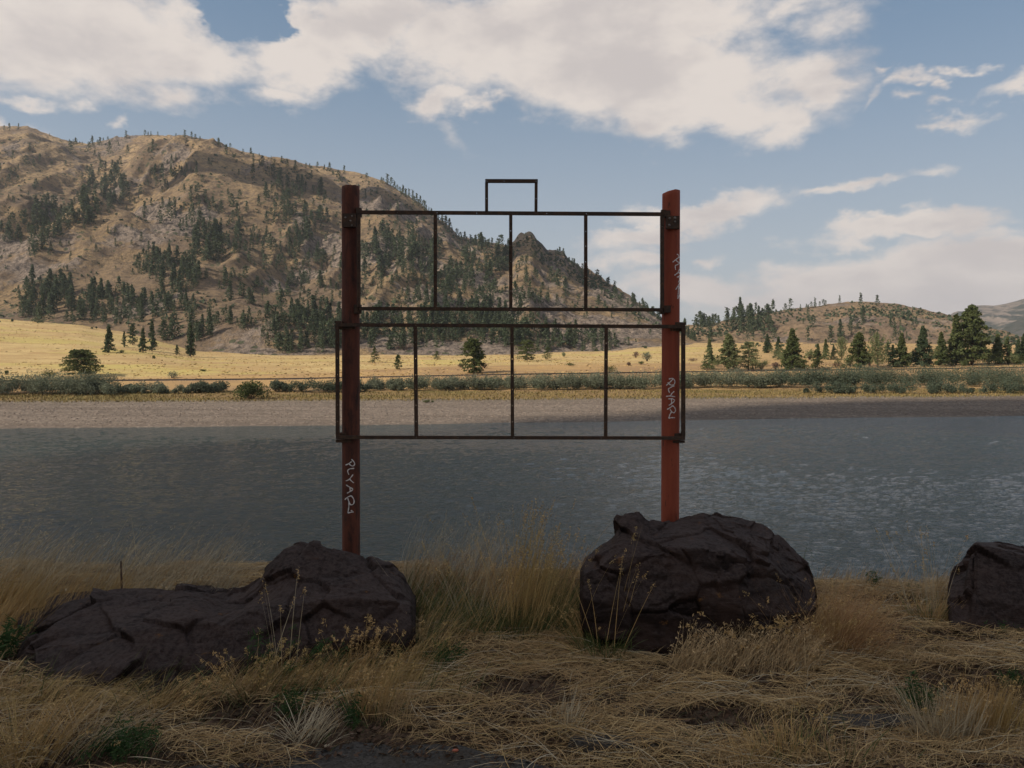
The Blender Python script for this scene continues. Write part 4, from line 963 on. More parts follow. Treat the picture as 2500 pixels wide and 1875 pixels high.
# --- the nearer trees and bushes, one by one
def big_tree(name, px, base, top, width, form, leafmat, label, cat='tree', D=None, nb=150, nl=26, group=None, ls=None, seed=0, cb=.06):
    """photo pixels"""
    g = np.random.default_rng(seed + int(px * 7 + base))
    if D is None:
        p, okk = cast(np.array([px]), np.array([base]), dmin=125)
        p = p[0] if okk[0] else P(px, base, 200)
    else: p = P(px, base, D); p[2] = float(Hfar(np.array([p[0]]), np.array([D]))[0])
    h = (base - top) / F * p[1]; r = width / 2 / F * p[1] * 1.12; nl = int(nl * 1.5)
    lsz = ls or max(.28, .052 * h)
    lv, tr = conifer(g, h, r, nb, nl, lsz, cb, form, True, .02, .2)
    e = bpy.data.objects.new(name, None); COL.objects.link(e); e.location = [float(c) for c in p]; tag(e, label, cat, group)
    link('crown', mesh('crown', lv[0], lv[1], leafmat, False, {'rnd': lv[2]}), e)
    link('trunk', mesh('trunk', tr[0], tr[1], M['bark'], True), e)
    return e
def bush_geo(g, h, r, n_st=14, n_leaf=420, ls=.22, lumps=9):
    c = []
    for i in range(lumps):
        a = g.random() * 6.28; q = g.random() ** .6
        c.append((math.cos(a) * r * .62 * q, math.sin(a) * r * .62 * q, h * (.32 + .36 * g.random() * (1 - .5 * q)), r * g.uniform(.34, .52), h * g.uniform(.26, .36)))
    c = np.array(c); k = g.integers(0, lumps, n_leaf)
    d = g.normal(size=(n_leaf, 3)); d /= np.linalg.norm(d, axis=1)[:, None]; rad = g.random(n_leaf) ** .33
    p = c[k, :3] + d * rad[:, None] * np.stack([c[k, 3], c[k, 3], c[k, 4]], 1); p[:, 2] = np.abs(p[:, 2])
    lv = leaves(p, ls * g.uniform(.6, 1.3, n_leaf), g, .0, .6)
    parts = []
    for i in range(n_st):
        e = c[g.integers(0, lumps), :3] * g.uniform(.8, 1.2)
        parts.append(tube(np.array([[e[0] * .1, e[1] * .1, -.1], e * [.5, .5, .5], e]), [.03 * h, .02 * h, .006 * h], 3))
    v, f, _ = join(parts)
    return lv, (v, f)
def bush(name, px, base, top, width, leafmat, label, cat='bush', D=None, group=None, n_leaf=900, ls=None, depth=1.0):
    g = np.random.default_rng(int(px * 3 + base))
    p, okk = cast(np.array([px]), np.array([base]), dmin=125)
    p = p[0] if okk[0] else P(px, base, 200)
    h = (base - top) / F * p[1]; r = width / 2 / F * p[1]
    lv, st = bush_geo(g, h, r, 14, n_leaf, ls or max(.2, .10 * h))
    e = bpy.data.objects.new(name, None); COL.objects.link(e); e.location = [float(c) for c in p]; tag(e, label, cat, group)
    link('foliage', mesh('foliage', lv[0], lv[1], leafmat, False, {'rnd': lv[2]}), e)
    link('stem', mesh('stem', st[0], st[1], M['bark']), e)
    return e
pine, fir, pop = M['pine'], M['fir'], M['poplar']
gm = 'trees standing on the gold meadow'
big_tree('ponderosa_pine', 197, 921, 852, 84, 'dome', pine, 'broad-crowned dark pine on the gold meadow behind the left willows', group=gm, nb=170, nl=40, cb=.12)
big_tree('pine_tree', 1158, 911, 826, 56, 'dome', pine, 'full dark pine standing just left of the middle upright, beside the railway', group=gm, nb=150, nl=34, cb=.03)
big_tree('pine_tree', 1287, 882, 829, 54, 'dome', pine, 'rounded pine on the meadow just right of the middle upright', group=gm, nb=110, nl=28, cb=.08)
big_tree('pine_tree', 1336, 878, 846, 28, 'round', pine, 'small pine to the right of the rounded meadow pine', group=gm, nb=60, nl=20)
big_tree('pine_tree', 914, 886, 845, 34, 'cone', pine, 'young pine on the meadow in the left bay of the lower frame', group=gm, nb=60, nl=20)
big_tree('pine_tree', 971, 902, 865, 26, 'round', pine, 'slim young pine just left of the first lower upright', group=gm, nb=60, nl=20)
big_tree('pine_tree', 1067, 878, 857, 24, 'round', pine, 'short pine at the wood edge between two lower uprights', group=gm, nb=50, nl=16)
big_tree('conifer_tree', 265, 861, 795, 33, 'cone', fir, 'tall narrow conifer at the left end of the knoll', group='conifers in front of the knoll', nb=110, nl=22)
big_tree('conifer_tree', 303, 848, 808, 18, 'cone', fir, 'thin conifer between the tall left one and its neighbour', group='conifers in front of the knoll', nb=70, nl=16)
big_tree('conifer_tree', 324, 842, 790, 28, 'round', fir, 'loose-crowned conifer left of the pointed pair on the knoll', group='conifers in front of the knoll', nb=80, nl=18)
big_tree('conifer_tree', 349, 861, 800, 25, 'cone', fir, 'left of the two close pointed conifers on the knoll', group='conifers in front of the knoll', nb=90, nl=20)
big_tree('conifer_tree', 371, 857, 783, 25, 'cone', fir, 'right and taller of the two close pointed conifers on the knoll', group='conifers in front of the knoll', nb=100, nl=20)
big_tree('conifer_tree', 465, 870, 788, 27, 'cone', fir, 'tall conifer at the meadow edge below the knoll', group='conifers in front of the knoll', nb=100, nl=20)
big_tree('conifer_tree', 432, 866, 841, 17, 'cone', fir, 'low conifer left of the tall one at the meadow edge', group='conifers in front of the knoll', nb=60, nl=14)
big_tree('conifer_tree', 400, 832, 780, 30, 'round', fir, 'bushy conifer halfway up the knoll', group='conifers in front of the knoll', nb=80, nl=18)
ex = lambda x: 1600 + x * .4069
ey = lambda y: 650 + y * .4069
gr = 'trees along the railway on the right'
for x, b, t, w, form, m, lab in [
    (325, 618, 435, 84, 'cone', pop, 'pale green slender tree nearest the right post'),
    (440, 622, 405, 125, 'round', pop, 'pale green loose tree, second from the right post'),
    (560, 622, 450, 140, 'dome', pop, 'broad pale green tree left of the big dark pine'),
    (820, 622, 372, 160, 'cone', pine, 'big dense dark pine left of centre on the right bank'),
    (738, 560, 422, 76, 'cone', fir, 'conifer half hidden behind the left side of the big dense pine'),
    (672, 520, 405, 66, 'cone', fir, 'narrow conifer left of the big dense pine'),
    (975, 614, 465, 88, 'cone', pine, 'middle-sized pine right of the big dense pine'),
    (1022, 560, 436, 60, 'cone', pine, 'pointed pine behind the middle-sized pine'),
    (1070, 560, 470, 50, 'cone', fir, 'small conifer between the pointed pine and the next one'),
    (1115, 560, 448, 66, 'oval', pop, 'light conifer left of the full pine'),
    (1225, 611, 395, 116, 'round', pine, 'full pine in the middle of the right bank row'),
    (1335, 606, 455, 116, 'oval', pop, 'pale feathery tree right of the full pine'),
    (1395, 545, 450, 70, 'cone', fir, 'conifer behind the pale feathery tree'),
    (1425, 606, 470, 90, 'cone', fir, 'dark conifer at the foot of the leaning double pine'),
    (1480, 604, 400, 110, 'cone', pine, 'tall side of the double pine'),
    (1605, 602, 358, 140, 'cone', fir, 'perfectly pointed dark fir'),
    (1716, 596, 393, 96, 'cone', pine, 'slender pine left of the two giants'),
    (1805, 592, 290, 130, 'cone', pine, 'tall pine leaning against the tallest ponderosa'),
    (1900, 592, 230, 185, 'round', pine, 'tallest ponderosa of the whole bank with a rugged crown'),
    (2055, 584, 405, 88, 'cone', pine, 'pointed pine right of the tallest ponderosa'),
    (2112, 586, 424, 92, 'cone', pine, 'second pine right of the tallest ponderosa'),
    (2178, 590, 436, 80, 'cone', fir, 'third pine right of the tallest ponderosa'),
    (2214, 588, 405, 90, 'cone', fir, 'dark conifer at the right edge of the photo')]:
    big_tree('pine_tree' if m is pine else 'conifer_tree' if m is fir else 'poplar_tree', ex(x), ey(b), ey(t), w * .4069, form, m, lab, group=gr, nb=150 if t < 420 else 90, nl=30 if t < 420 else 22, cb=.05)
gb = 'bushes below the row of trees on the right'
for x, b, t, w, m, lab in [(300, 626, 575, 130, 'bushgreen', 'low green bush at the foot of the slender pale tree'), (640, 622, 560, 90, 'poplar', 'pale bush left of the big dense pine'), (720, 618, 560, 70, 'brownbush', 'brown bush at the left foot of the big dense pine'),
                           (925, 560, 480, 80, 'poplar', 'pale bush behind the gap right of the big dense pine'), (1090, 606, 570, 80, 'brownbush', 'brown bush below the gap beside the middle-sized pine'), (1130, 612, 575, 60, 'bushgreen', 'dark green bush left of the full pine'),
                           (1165, 600, 520, 80, 'poplar', 'pale bush against the full pine'), (1285, 600, 490, 60, 'poplar', 'pale bush between the full pine and the feathery tree'), (1530, 590, 500, 60, 'poplar', 'pale bush between the double pine and the pointed fir'),
                           (1700, 560, 480, 80, 'bushgreen', 'green bush behind the slender pine'), (2000, 590, 500, 90, 'bushgreen', 'green bush at the right foot of the tallest ponderosa'), (2140, 590, 500, 90, 'poplar', 'pale bush among the last pines')]:
    bush('bush', ex(x), ey(b), ey(t), w * .4069, M[m], lab, group=gb, n_leaf=500)
gmb = 'bushes on the gold meadow'
for x, b, t, w, m, lab in [(16, 914, 901, 13, 'bushgreen', 'tiny round bush at the far left of the meadow'), (120, 925, 896, 42, 'bushgreen', 'green bush rising behind the left willows, left of the dark pine'), (420, 923, 900, 32, 'willow', 'round sage-green bush alone on the meadow'),
                           (1484, 911, 887, 46, 'bushgreen', 'green bush by the railway behind the third lower upright'), (1580, 882, 853, 34, 'willow', 'sage-green bush on the meadow near the right post'), (1553, 874, 853, 24, 'brownbush', 'brown bush left of the sage-green one near the right post'),
                           (1391, 893, 885, 26, 'bushgreen', 'flat low bush in the middle of the right meadow'), (1377, 872, 856, 16, 'poplar', 'small pale bush at the wood edge'), (1565, 890, 880, 24, 'bushgreen', 'low bush below the sage-green one'),
                           (1535, 893, 882, 12, 'brownbush', 'tiny brown bush left of the low bush'), (1690, 882, 872, 34, 'brownbush', 'low brown bush just right of the right post'), (1126, 897, 884, 20, 'brownbush', 'brown bush touching the left side of the full pine'), (1182, 899, 880, 24, 'brownbush', 'brown bush touching the right side of the full pine'),
                           (500, 906, 901, 22, 'bushgreen', 'flat green patch of brush on the left meadow'), (377, 876, 866, 12, 'bushgreen', 'small bush below the pointed pair of conifers'), (297, 862, 852, 20, 'bushgreen', 'small bush right of the tall narrow conifer'), (250, 897, 889, 10, 'poplar', 'tiny pale shrub right of the dark pine'), (990, 855, 835, 60, 'brownbush', 'grey-brown leafless thicket at the wood edge left of the first lower upright')]:
    bush('bush', x, b, t, w, M[m], lab, group=gmb, n_leaf=420)
bush('dark_bush', 612, 974, 923, 90, M['bushgreen'], 'large dark olive bush standing forward on the shore grass', group=None, n_leaf=2600, ls=.32)
bush('dark_bush', 672, 955, 921, 46, M['willow_dark'], 'rounder dark bush behind the right side of the large olive bush', n_leaf=1500, ls=.3)
bush('shore_bush', 1042, 983, 975, 20, M['bushgreen'], 'small green bush alone on the gravel shore', n_leaf=300, ls=.16)
bush('shore_bush', 1056, 982, 977, 9, M['bushgreen'], 'tiny green bush beside the one on the gravel shore', n_leaf=120, ls=.14)

# willow thicket along the shore: nobody could count it
def thicket(name, segs, matl, label, seed):
    g = np.random.default_rng(seed); parts = []
    for x0, x1, top, base, k, dj in segs:
        for i in range(k):
            px = g.uniform(x0, x1); dD = g.uniform(0, dj)
            t_ = float(np.interp(px, [x0, x1], top)); b_ = base if not isinstance(base, tuple) else float(np.interp(px, [x0, x1], base))
            p, okk = cast(np.array([px]), np.array([b_ - dD * .9]), dmin=125)
            if not okk[0]: continue
            p = p[0]; h = max(.5, (b_ - t_) / F * p[1] * g.uniform(.4, 1.15)); r = h * g.uniform(.5, .8)
            lv, st = bush_geo(g, h * 1.4, r * 1.25, 2, 420, .27, 8)
            parts.append((lv[0] + p, lv[1], lv[2]))
    v, f, a = join(parts); o = link(name, mesh(name, v, f, matl, False, {'rnd': a})); tag(o, label, 'willows', kind='stuff')
thicket('willow_thicket', [(-120, 290, (919, 921), 966, 95, 8), (285, 400, (938, 940), 962, 26, 5), (400, 470, (944, 944), 962, 8, 3), (900, 1110, (928, 924), 954, 58, 6), (1100, 1400, (924, 918), 953, 95, 7), (1400, 1640, (920, 910), 952, 74, 8), (1640, 1900, (910, 908), 949, 74, 8)],
        M['willow'], 'grey-green willow thicket along the far shore', 5)
thicket('dark_willow_thicket', [(200, 290, (922, 924), 964, 8, 5), (470, 560, (936, 940), 960, 20, 4), (690, 900, (932, 934), 958, 44, 5), (1880, 2700, (905, 899), 948, 230, 10), (1950, 2700, (936, 934), 962, 70, 4)],
        M['willow_dark'], 'darker willow thicket on the far shore towards the right edge', 6)

thicket('pale_undergrowth', [(1880, 2700, (858, 862), 893, 40, 16), (1730, 1880, (872, 872), 896, 10, 8)], M['poplar'], 'pale green undergrowth between the trees on the right bank', 7)
thicket('dark_undergrowth', [(1900, 2700, (868, 858), 896, 34, 10)], M['bushgreen'], 'dark green undergrowth between the trees on the right bank', 8)
# shore grass strip on the far side
g = np.random.default_rng(9); k = 16000; px = g.uniform(-100, 2600, k); Dg = Ds(px) + g.uniform(29, 48, k)
p = np.stack([(px - HX) / F * Dg, Dg, 0 * Dg], 1); p[:, 2] = H_bank(p[:, 0][:, None], p[:, 1][:, None])[:, 0]
v, f, a, _, _ = blades(p, g.random(k) * 6.28, g.uniform(.15, .4, k), g.uniform(.10, .25, k), .2, .5, g, 2)
tag(link('shore_grass', mesh('shore_grass', v, f, M['shoregrass'], False, {'rnd': a})), 'strip of rough olive and tan grass above the gravel shore', 'grass', kind='stuff')
# cobbles on the gravel shore
k = 6000; px = g.uniform(-100, 2600, k); Dg = Ds(px) + g.uniform(1, 30, k) ; p = np.stack([(px - HX) / F * Dg, Dg, 0 * Dg], 1); p[:, 2] = H_bank(p[:, 0][:, None], p[:, 1][:, None])[:, 0]
ov = np.array([[1, 0, 0], [0, 1, 0], [-1, 0, 0], [0, -1, 0], [0, 0, 1], [0, 0, -1]], float); of = np.array([[0, 1, 4, 4], [1, 2, 4, 4], [2, 3, 4, 4], [3, 0, 4, 4]])
s = g.uniform(.08, .28, (k, 1, 3)) * [1, 1, .55]; v = p[:, None] + ov[None, :5] * s
f3 = (np.arange(k) * 5)[:, None, None] + np.array([[0, 1, 4], [1, 2, 4], [2, 3, 4], [3, 0, 4]])[None]
M['cobble'] = M['cobble_'] = material('cobble', mat_grassy((.10, .08, .065), (.30, .235, .19), (.2, .155, .12)), .9, .2)
tag(link('shore_cobbles', mesh('shore_cobbles', v.reshape(-1, 3), f3.reshape(-1, 3), M['cobble'], False, {'rnd': np.repeat(g.random(k), 5)})), 'loose cobbles strewn over the gravel shore', 'cobbles', kind='stuff')
k = 12000; px = g.uniform(-100, 2600, k); u = g.random(k); D0 = Dr(px) + 5; Dg = D0 + (Df(px) - D0) * u ** 1.3
p = np.stack([(px - HX) / F * Dg, Dg, 0 * Dg], 1); p[:, 2] = Hfar(p[:, 0], p[:, 1]); q = fbm(p[:, 0] / 25, p[:, 1] / 9, seed=88) > .05 - .35 * g.random(k); p = p[q]; k = len(p)
v, f, a, _, _ = blades(p, g.random(k) * 6.28, g.uniform(.12, .32, k), g.uniform(.3, 1.0, k), .3, .6, g, 2)
M['meadowtuft'] = material('meadow_tufts', mat_grassy((.30, .21, .095), (.60, .43, .19), (.42, .29, .13)), .9, .1)
tag(link('meadow_grass', mesh('meadow_grass', v, f, M['meadowtuft'], False, {'rnd': a})), 'rough dry tufts over the gold meadow', 'grass', kind='stuff')
# fence posts in the meadow
for x, b, t, lab in [(1060, 893, 887, 'single short wooden post on the meadow between the lower uprights'), (1209, 884, 878, 'thin wooden post on the meadow right of the full pine')]:
    p, _ = cast(np.array([float(x)]), np.array([float(b)])); h = (b - t) / F * p[0, 1] + .3
    tv, tf = tube(np.array([[0, 0, -.2], [0, 0, h * .5], [.03, 0, h]]), [.09, .085, .08], 6)
    tag(link('fence_post', mesh('fence_post', tv, tf, M['bark']), None, p[0]), lab, 'post')

# ------------------------------------------------------------------ foreground vegetation
def on_ground(x, y): return np.stack([x, y, H_near(x, y)], 1)
def gpt(x, y):
    """2212-picture point on the near ground -> world x, y"""
    D = 1.6 * F / (y * K - HY); return (x * K - HX) / F * D, D
rocks = [((np.array([s[0] for s in B]) - HX) / F, np.array([s[1][-2][1] for s in B]), np.array([s[1][2][1] for s in B])) for B in (B1, B2, B3)]
def in_rock(x, y):
    t = x / y; r = np.zeros(len(x), bool)
    for a, d0, d1 in rocks: r |= (t > a[0]) & (t < a[-1]) & (y > np.interp(t, a, d0) + .10) & (y < np.interp(t, a, d1) - .02)
    return r
g = np.random.default_rng(21)
# matted straw
def mat_layer(name, k, y0, y1, matl, label, lmin, lmax, wmin, wmax, zmax, thr, seed, dirn=0.1, spread=.55, cat='straw'):
    g = np.random.default_rng(seed)
    y = y0 + (y1 - y0) * g.random(k) ** .8; x = g.uniform(-.8, .8, k) * y * 1.05
    dens = fbm(x / .42, y / .18, seed=77, o=5) * 1.2 + .23
    dens = dens - .8 * np.clip((asphalt_edge(x) - .02 - y) / .12, 0, 1.5)
    dens = dens + .25 * np.clip((y - 3.3) / .6, 0, 1) + .12 * (y < 3.2)
    keep = (dens > g.random(k) * thr) & ~in_rock(x, y); x, y = x[keep], y[keep]; m = len(x)
    p = on_ground(x, y); mound = .045 * np.clip(fbm(x / .35, y / .16, seed=seed + 3) + .2, 0, 1)
    p[:, 2] += g.random(m) * zmax + mound
    flow = dirn + 1.1 * fbm(x / .5, y / .3, seed=seed + 7)
    az_ = flow + g.normal(0, spread, m)
    v, f, a = lying(p, az_, g.uniform(lmin, lmax, m), g.uniform(wmin, wmax, m), g.uniform(-.02, .10, m), g.normal(0, .13, m), g)
    tag(link(name, mesh(name, v, f, matl, False, {'rnd': a})), label, cat, kind='stuff')
mat_layer('matted_straw', 120000, 2.75, 5.8, M['straw_mat'], 'matted dry straw lying over the bank', .03, .22, .0013, .0029, .032, .5, 31, .1, .95)
mat_layer('matted_pale_straw', 9000, 2.8, 5.6, M['straw_pale'], 'paler loose stems on top of the matted straw', .06, .34, .0016, .0030, .05, .9, 33, .05, .5)
mat_layer('matted_gold_straw', 16000, 2.85, 5.6, M['straw_gold'], 'golden stems mixed into the straw mat', .08, .32, .0016, .0032, .04, .9, 35, .2, .7)
# leaf litter
k = 26000; y = g.uniform(2.7, 5.0, k) ; x = g.uniform(-.78, .78, k) * y
keep = (y > asphalt_edge(x) - .10 - .3 * (g.random(k) < .08)) & ~in_rock(x, y) & (fbm(x / .42, y / .18, seed=77, o=5) < .18 + .3 * g.random(k)); x, y = x[keep], y[keep]
p = on_ground(x, y); p[:, 2] += g.random(len(x)) * .018 + np.where(y < asphalt_edge(x), .03, 0)
v, f, a = leaves(p, g.uniform(.012, .04, len(x)), g, .75, .5)
tag(link('leaf_litter', mesh('leaf_litter', v, f, M['litter'], False, {'rnd': a})), 'brown dead leaves and bark crumbs along the asphalt edge', 'leaf litter', kind='stuff')

def heads(tip, c, g, k=9, size=.012, spread=.012, along=.16):
    """seed heads along the last part of each stalk"""
    m = len(tip); d = tip - c[:, -2]; d /= np.linalg.norm(d, axis=1)[:, None] + 1e-9
    ln = np.linalg.norm(c[:, -1] - c[:, 0], axis=1)
    t = g.random((m, k)) * along
    p = tip[:, None] - d[:, None] * (t * ln[:, None])[..., None] + g.normal(0, spread, (m, k, 3)) * (.4 + t[..., None] / along)
    return leaves(p.reshape(-1, 3), size * g.uniform(.6, 1.4, m * k), g, 0, .35)
def stand(k, xr, yr, hr_, lean_az, lean, bend, w, g, seg=4, dens_seed=None, thr=.0):
    y = g.uniform(*yr, k); x = g.uniform(*xr, k) * (y if abs(xr[0]) <= 1.2 and abs(xr[1]) <= 1.2 else 1)
    if dens_seed is not None:
        q = fbm(x / .22, y / .3, seed=dens_seed) > thr - .3 * g.random(k); x, y = x[q], y[q]
    q = ~in_rock(x, y); x, y = x[q], y[q]; m = len(x); p = on_ground(x, y)
    return blades(p, lean_az + g.normal(0, .5, m), g.uniform(*hr_, m), g.uniform(w * .7, w * 1.3, m), np.abs(g.normal(lean, .14, m)), np.abs(g.normal(bend, .25, m)), g, seg)
def put(name, matl, label, parts, cat='grass', kind='stuff', group=None):
    v, f, a = join([(q[0], q[1], q[2]) for q in parts]); o = link(name, mesh(name, v, f, matl, False, {'rnd': a})); tag(o, label, cat, group, kind); return o
tx = lambda px: (px * K - HX) / F            # 2212 px -> tangent
# wind-combed pale grass behind the left boulder
g = np.random.default_rng(40)
b = stand(2500, (tx(-60), tx(500)), (4.65, 5.7), (.12, .48), .15, .4, .8, .0028, g, 5, 41, -.1)
q = g.random(len(b[3])) < .25
put('windswept_grass', M['straw_pale'], 'pale windswept grass behind the long boulder at the left', [b, heads(b[3][q], b[4][q], g, 8, .011, .006, .2)])
b = stand(2600, (tx(-60), tx(260)), (4.1, 4.9), (.12, .34), .15, .35, .6, .003, g, 4, 43, -.2)
put('left_bank_grass', M['straw_gold'], 'golden grass at the far left beside the long boulder', [b])
# mixed stand between the boulders, back row
b = stand(1150, (tx(880), tx(1265)), (4.7, 5.45), (.08, .34), .2, .25, .4, .0026, g, 4, 45, -.15)
q = g.random(len(b[3])) < .3
put('reddish_grass', M['rusty'], 'reddish dry grass between the two boulders at the bank edge', [b, heads(b[3][q], b[4][q], g, 10, .012, .010, .3)])
b = stand(480, (tx(855), tx(1060)), (4.7, 5.3), (.28, .60), .25, .36, .30, .0022, g, 5, 47, -.3)
q = g.random(len(b[3])) < .3
put('pale_tall_grass', M['straw_pale'], 'pale slanting tall grass right of the long boulder', [b, heads(b[3][q], b[4][q], g, 8, .010, .006, .12)])
b = stand(3600, (tx(870), tx(1270)), (4.2, 5.2), (.10, .26), 0, .35, .7, .0034, g, 4, 49, -.05)
put('green_undergrowth', M['grassgreen'], 'green undergrowth at the foot of the reddish grass', [b])
b = stand(1250, (tx(880), tx(1270)), (4.15, 5.1), (.08, .30), .2, .35, .5, .0028, g, 4, 51, -.1)
put('golden_undergrowth', M['straw_gold'], 'golden grass mixed with the green undergrowth', [b])
b = stand(1800, (tx(1760), tx(2212)), (4.7, 5.6), (.06, .2), .1, .3, .4, .0026, g, 4, 52, -.1)
put('bank_edge_grass', M['straw'], 'short straw at the bank edge between the two right boulders', [b])
# along the boulder feet
b = stand(2200, (tx(430), tx(900)), (3.5, 3.9), (.08, .20), .1, .4, .8, .003, g, 4, 53, -.2)
b2_ = stand(1300, (tx(-20), tx(430)), (3.3, 3.62), (.06, .16), .2, .6, .9, .003, g, 5, 54, -.2)
put('boulder_foot_grass', M['straw_gold'], 'arching golden grass along the foot of the long boulder', [b, b2_])
b = stand(1600, (tx(0), tx(1050)), (3.4, 4.2), (.08, .22), .1, .4, .7, .0034, g, 4, 56, .05)
put('boulder_foot_green', M['grassgreen'], 'green blades among the straw by the long boulder', [b])
b = stand(1500, (tx(1440), tx(1760)), (3.72, 4.02), (.10, .28), .6, .5, .8, .0026, g, 4, 57, -.25); q = g.random(len(b[3])) < .2
put('drooping_oats', M['straw'], 'drooping dry oat grass along the foot of the tall boulder', [b, heads(b[3][q], b[4][q], g, 10, .018, .014, .25)])
b = stand(3800, (tx(-30), tx(2240)), (2.9, 4.4), (.04, .15), .1, .5, .8, .0026, g, 3, 58, .12)
put('short_standing_straw', M['straw'], 'short standing straw scattered over the mat', [b])
b = stand(2600, (tx(-30), tx(2240)), (2.9, 4.6), (.02, .09), .1, .6, .9, .003, g, 3, 59, .18)
put('short_green_blades', M['grassgreen'], 'short green blades coming through the straw', [b])

def tuft(px, py, n_, r, hr_, matl, label, lean_az=0.2, lean=.15, bend=.25, w=.0026, head=.3, green=0, seed=0, fan=.35, hs=.012, group='tufts of dry grass in the foreground', ry=None):
    g = np.random.default_rng(seed + int(px * 13 + py)); x0, y0 = gpt(px, py)
    q = g.normal(0, .5, (n_, 2)) * [r, ry or r * .7]
    z0 = float(H_near(x0, y0)); p = np.column_stack([q, H_near(x0 + q[:, 0], y0 + q[:, 1]) - z0 - .01])
    a0 = np.arctan2(q[:, 1], q[:, 0]); az_ = np.where(g.random(n_) < .5, a0, lean_az + g.normal(0, .4, n_))
    ln = np.abs(g.normal(lean, .1, n_)) + fan * np.hypot(q[:, 0], q[:, 1]) / max(r, .01) * .5
    b = blades(p, az_, g.uniform(*hr_, n_), g.uniform(w * .7, w * 1.3, n_), ln, np.abs(g.normal(bend, .18, n_)), g, 6)
    e = bpy.data.objects.new('dry_grass_tuft', None); COL.objects.link(e); e.location = (float(x0), float(y0), z0); tag(e, label, 'grass tuft', group)
    link('blades', mesh('blades', b[0], b[1], matl, False, {'rnd': b[2]}), e)
    if head:
        s = g.random(n_) < head; h = heads(b[3][s], b[4][s], g, 16, hs, .006, .13)
        link('seed_heads', mesh('seed_heads', h[0], h[1], M['straw_gold'], False, {'rnd': h[2]}), e)['kind'] = 'stuff'
    if green:
        q = g.normal(0, .5, (green, 2)) * r * 1.15; p = np.column_stack([q, H_near(x0 + q[:, 0], y0 + q[:, 1]) - z0]); a0 = np.arctan2(q[:, 1], q[:, 0])
        b = blades(p, a0 + g.normal(0, .6, green), g.uniform(.07, .2, green), g.uniform(.0025, .005, green), np.abs(g.normal(.45, .2, green)), np.abs(g.normal(.6, .3, green)), g, 5)
        link('green_blades', mesh('green_blades', b[0], b[1], M['grassgreen'], False, {'rnd': b[2]}), e)['kind'] = 'stuff'
    return e
gold, pale, straw, rus = M['straw_gold'], M['straw_pale'], M['straw'], M['rusty']
tuft(1115, 1368, 170, .17, (.36, .84), gold, 'tall golden clump with seed heads and a green base, midway between the boulders', .1, .05, .08, .0034, .7, 420)
tuft(1170, 1362, 120, .14, (.26, .62), gold, 'looser clump with a green base just right of the tall golden clump', .1, .1, .12, .0028, .5, 240)
tuft(1310, 1412, 15, .12, (.42, .74), gold, 'thin group of tall stalks in front of the left side of the tall boulder', .25, .05, .12, .0034, .9, 420, hs=.012)
tuft(1270, 1395, 120, .10, (.12, .34), gold, 'short clump left of the tall stalks at the tall boulder', 2.9, .25, .5, .0028, .2, 120)
tuft(1025, 1350, 90, .2, (.35, .64), pale, 'slanting pale clump left of the tall golden clump', .1, .3, .2, .0026, .4, 120)
tuft(1800, 1392, 1500, .22, (.16, .44), rus, 'dense fuzzy orange-tan clump leaning against the right side of the tall boulder', .3, .4, .4, .0018, .12, 0, hs=.010, ry=.2)
tuft(1740, 1400, 420, .18, (.14, .36), gold, 'golden clump left of the fuzzy one', .1, .5, .5, .0022, .3, 0)
tuft(1620, 1402, 90, .25, (.18, .34), straw, 'dry oats nodding in front of the tall boulder', .7, .35, .7, .0022, .9, 0, hs=.018)
tuft(2010, 1338, 30, .12, (.35, .62), pale, 'sparse tall stalks left of the right-edge boulder', 1.9, .12, .14, .0030, .5, 0)
tuft(2015, 1345, 170, .10, (.1, .24), gold, 'bristly short clump at the foot of the sparse tall stalks', 0, .3, .4, .003, 0, 110)
tuft(2050, 1600, 240, .16, (.12, .26), pale, 'upright bleached clump at the lower right, left half', .2, .12, .15, .0024, .1, 0, ry=.05)
tuft(2130, 1585, 420, .16, (.14, .27), gold, 'upright golden clump at the lower right corner', .1, .10, .15, .0024, .1, 0, ry=.06)
tuft(2005, 1605, 70, .06, (.2, .34), pale, 'stiff bundle of stalks leaning left in the lower right', 2.5, .45, .1, .0026, .0, 0)
tuft(1700, 1640, 150, .13, (.08, .24), gold, 'clump at the bottom edge right of centre', 1.5, .2, .25, .0024, .1, 30)
tuft(1625, 1652, 130, .13, (.06, .18), gold, 'spiky clump at the bottom edge left of its taller neighbour', 2.4, .35, .4, .0026, 0, 10)
tuft(1830, 1648, 110, .16, (.07, .17), straw, 'sparse clump at the bottom edge in front of the grey patch', .8, .3, .3, .0024, 0, 40)
tuft(855, 1560, 90, .12, (.12, .27), straw, 'thin upright clump right of the second green tussock', .2, .12, .25, .0024, .1, 0)
tuft(800, 1545, 190, .12, (.12, .30), gold, 'brownish upright clump in front of the long boulder', .2, .12, .25, .0024, .2, 60)
tuft(1215, 1575, 90, .08, (.08, .2), pale, 'pale spray of stalks in the middle of the straw', 1.1, .35, .25, .0026, .0, 0)
tuft(660, 1602, 160, .10, (.1, .22), pale, 'fan of pale blades left of the asphalt', .7, .55, .7, .0028, 0, 0)
tuft(180, 1610, 220, .20, (.14, .30), pale, 'long pale clump bowing right at the lower left', .2, .55, .9, .0028, .05, 0)
tuft(50, 1640, 300, .18, (.16, .36), gold, 'golden clump rising from the lower left corner', .6, .35, .5, .0028, .1, 20)
tuft(340, 1525, 200, .16, (.12, .24), gold, 'arching golden clump under the long boulder', .2, .6, .9, .0028, .1, 20)
tuft(545, 1500, 120, .14, (.14, .3), straw, 'small clump of oats in front of the boulder hollow', .3, .35, .6, .0026, .6, 50, hs=.014)
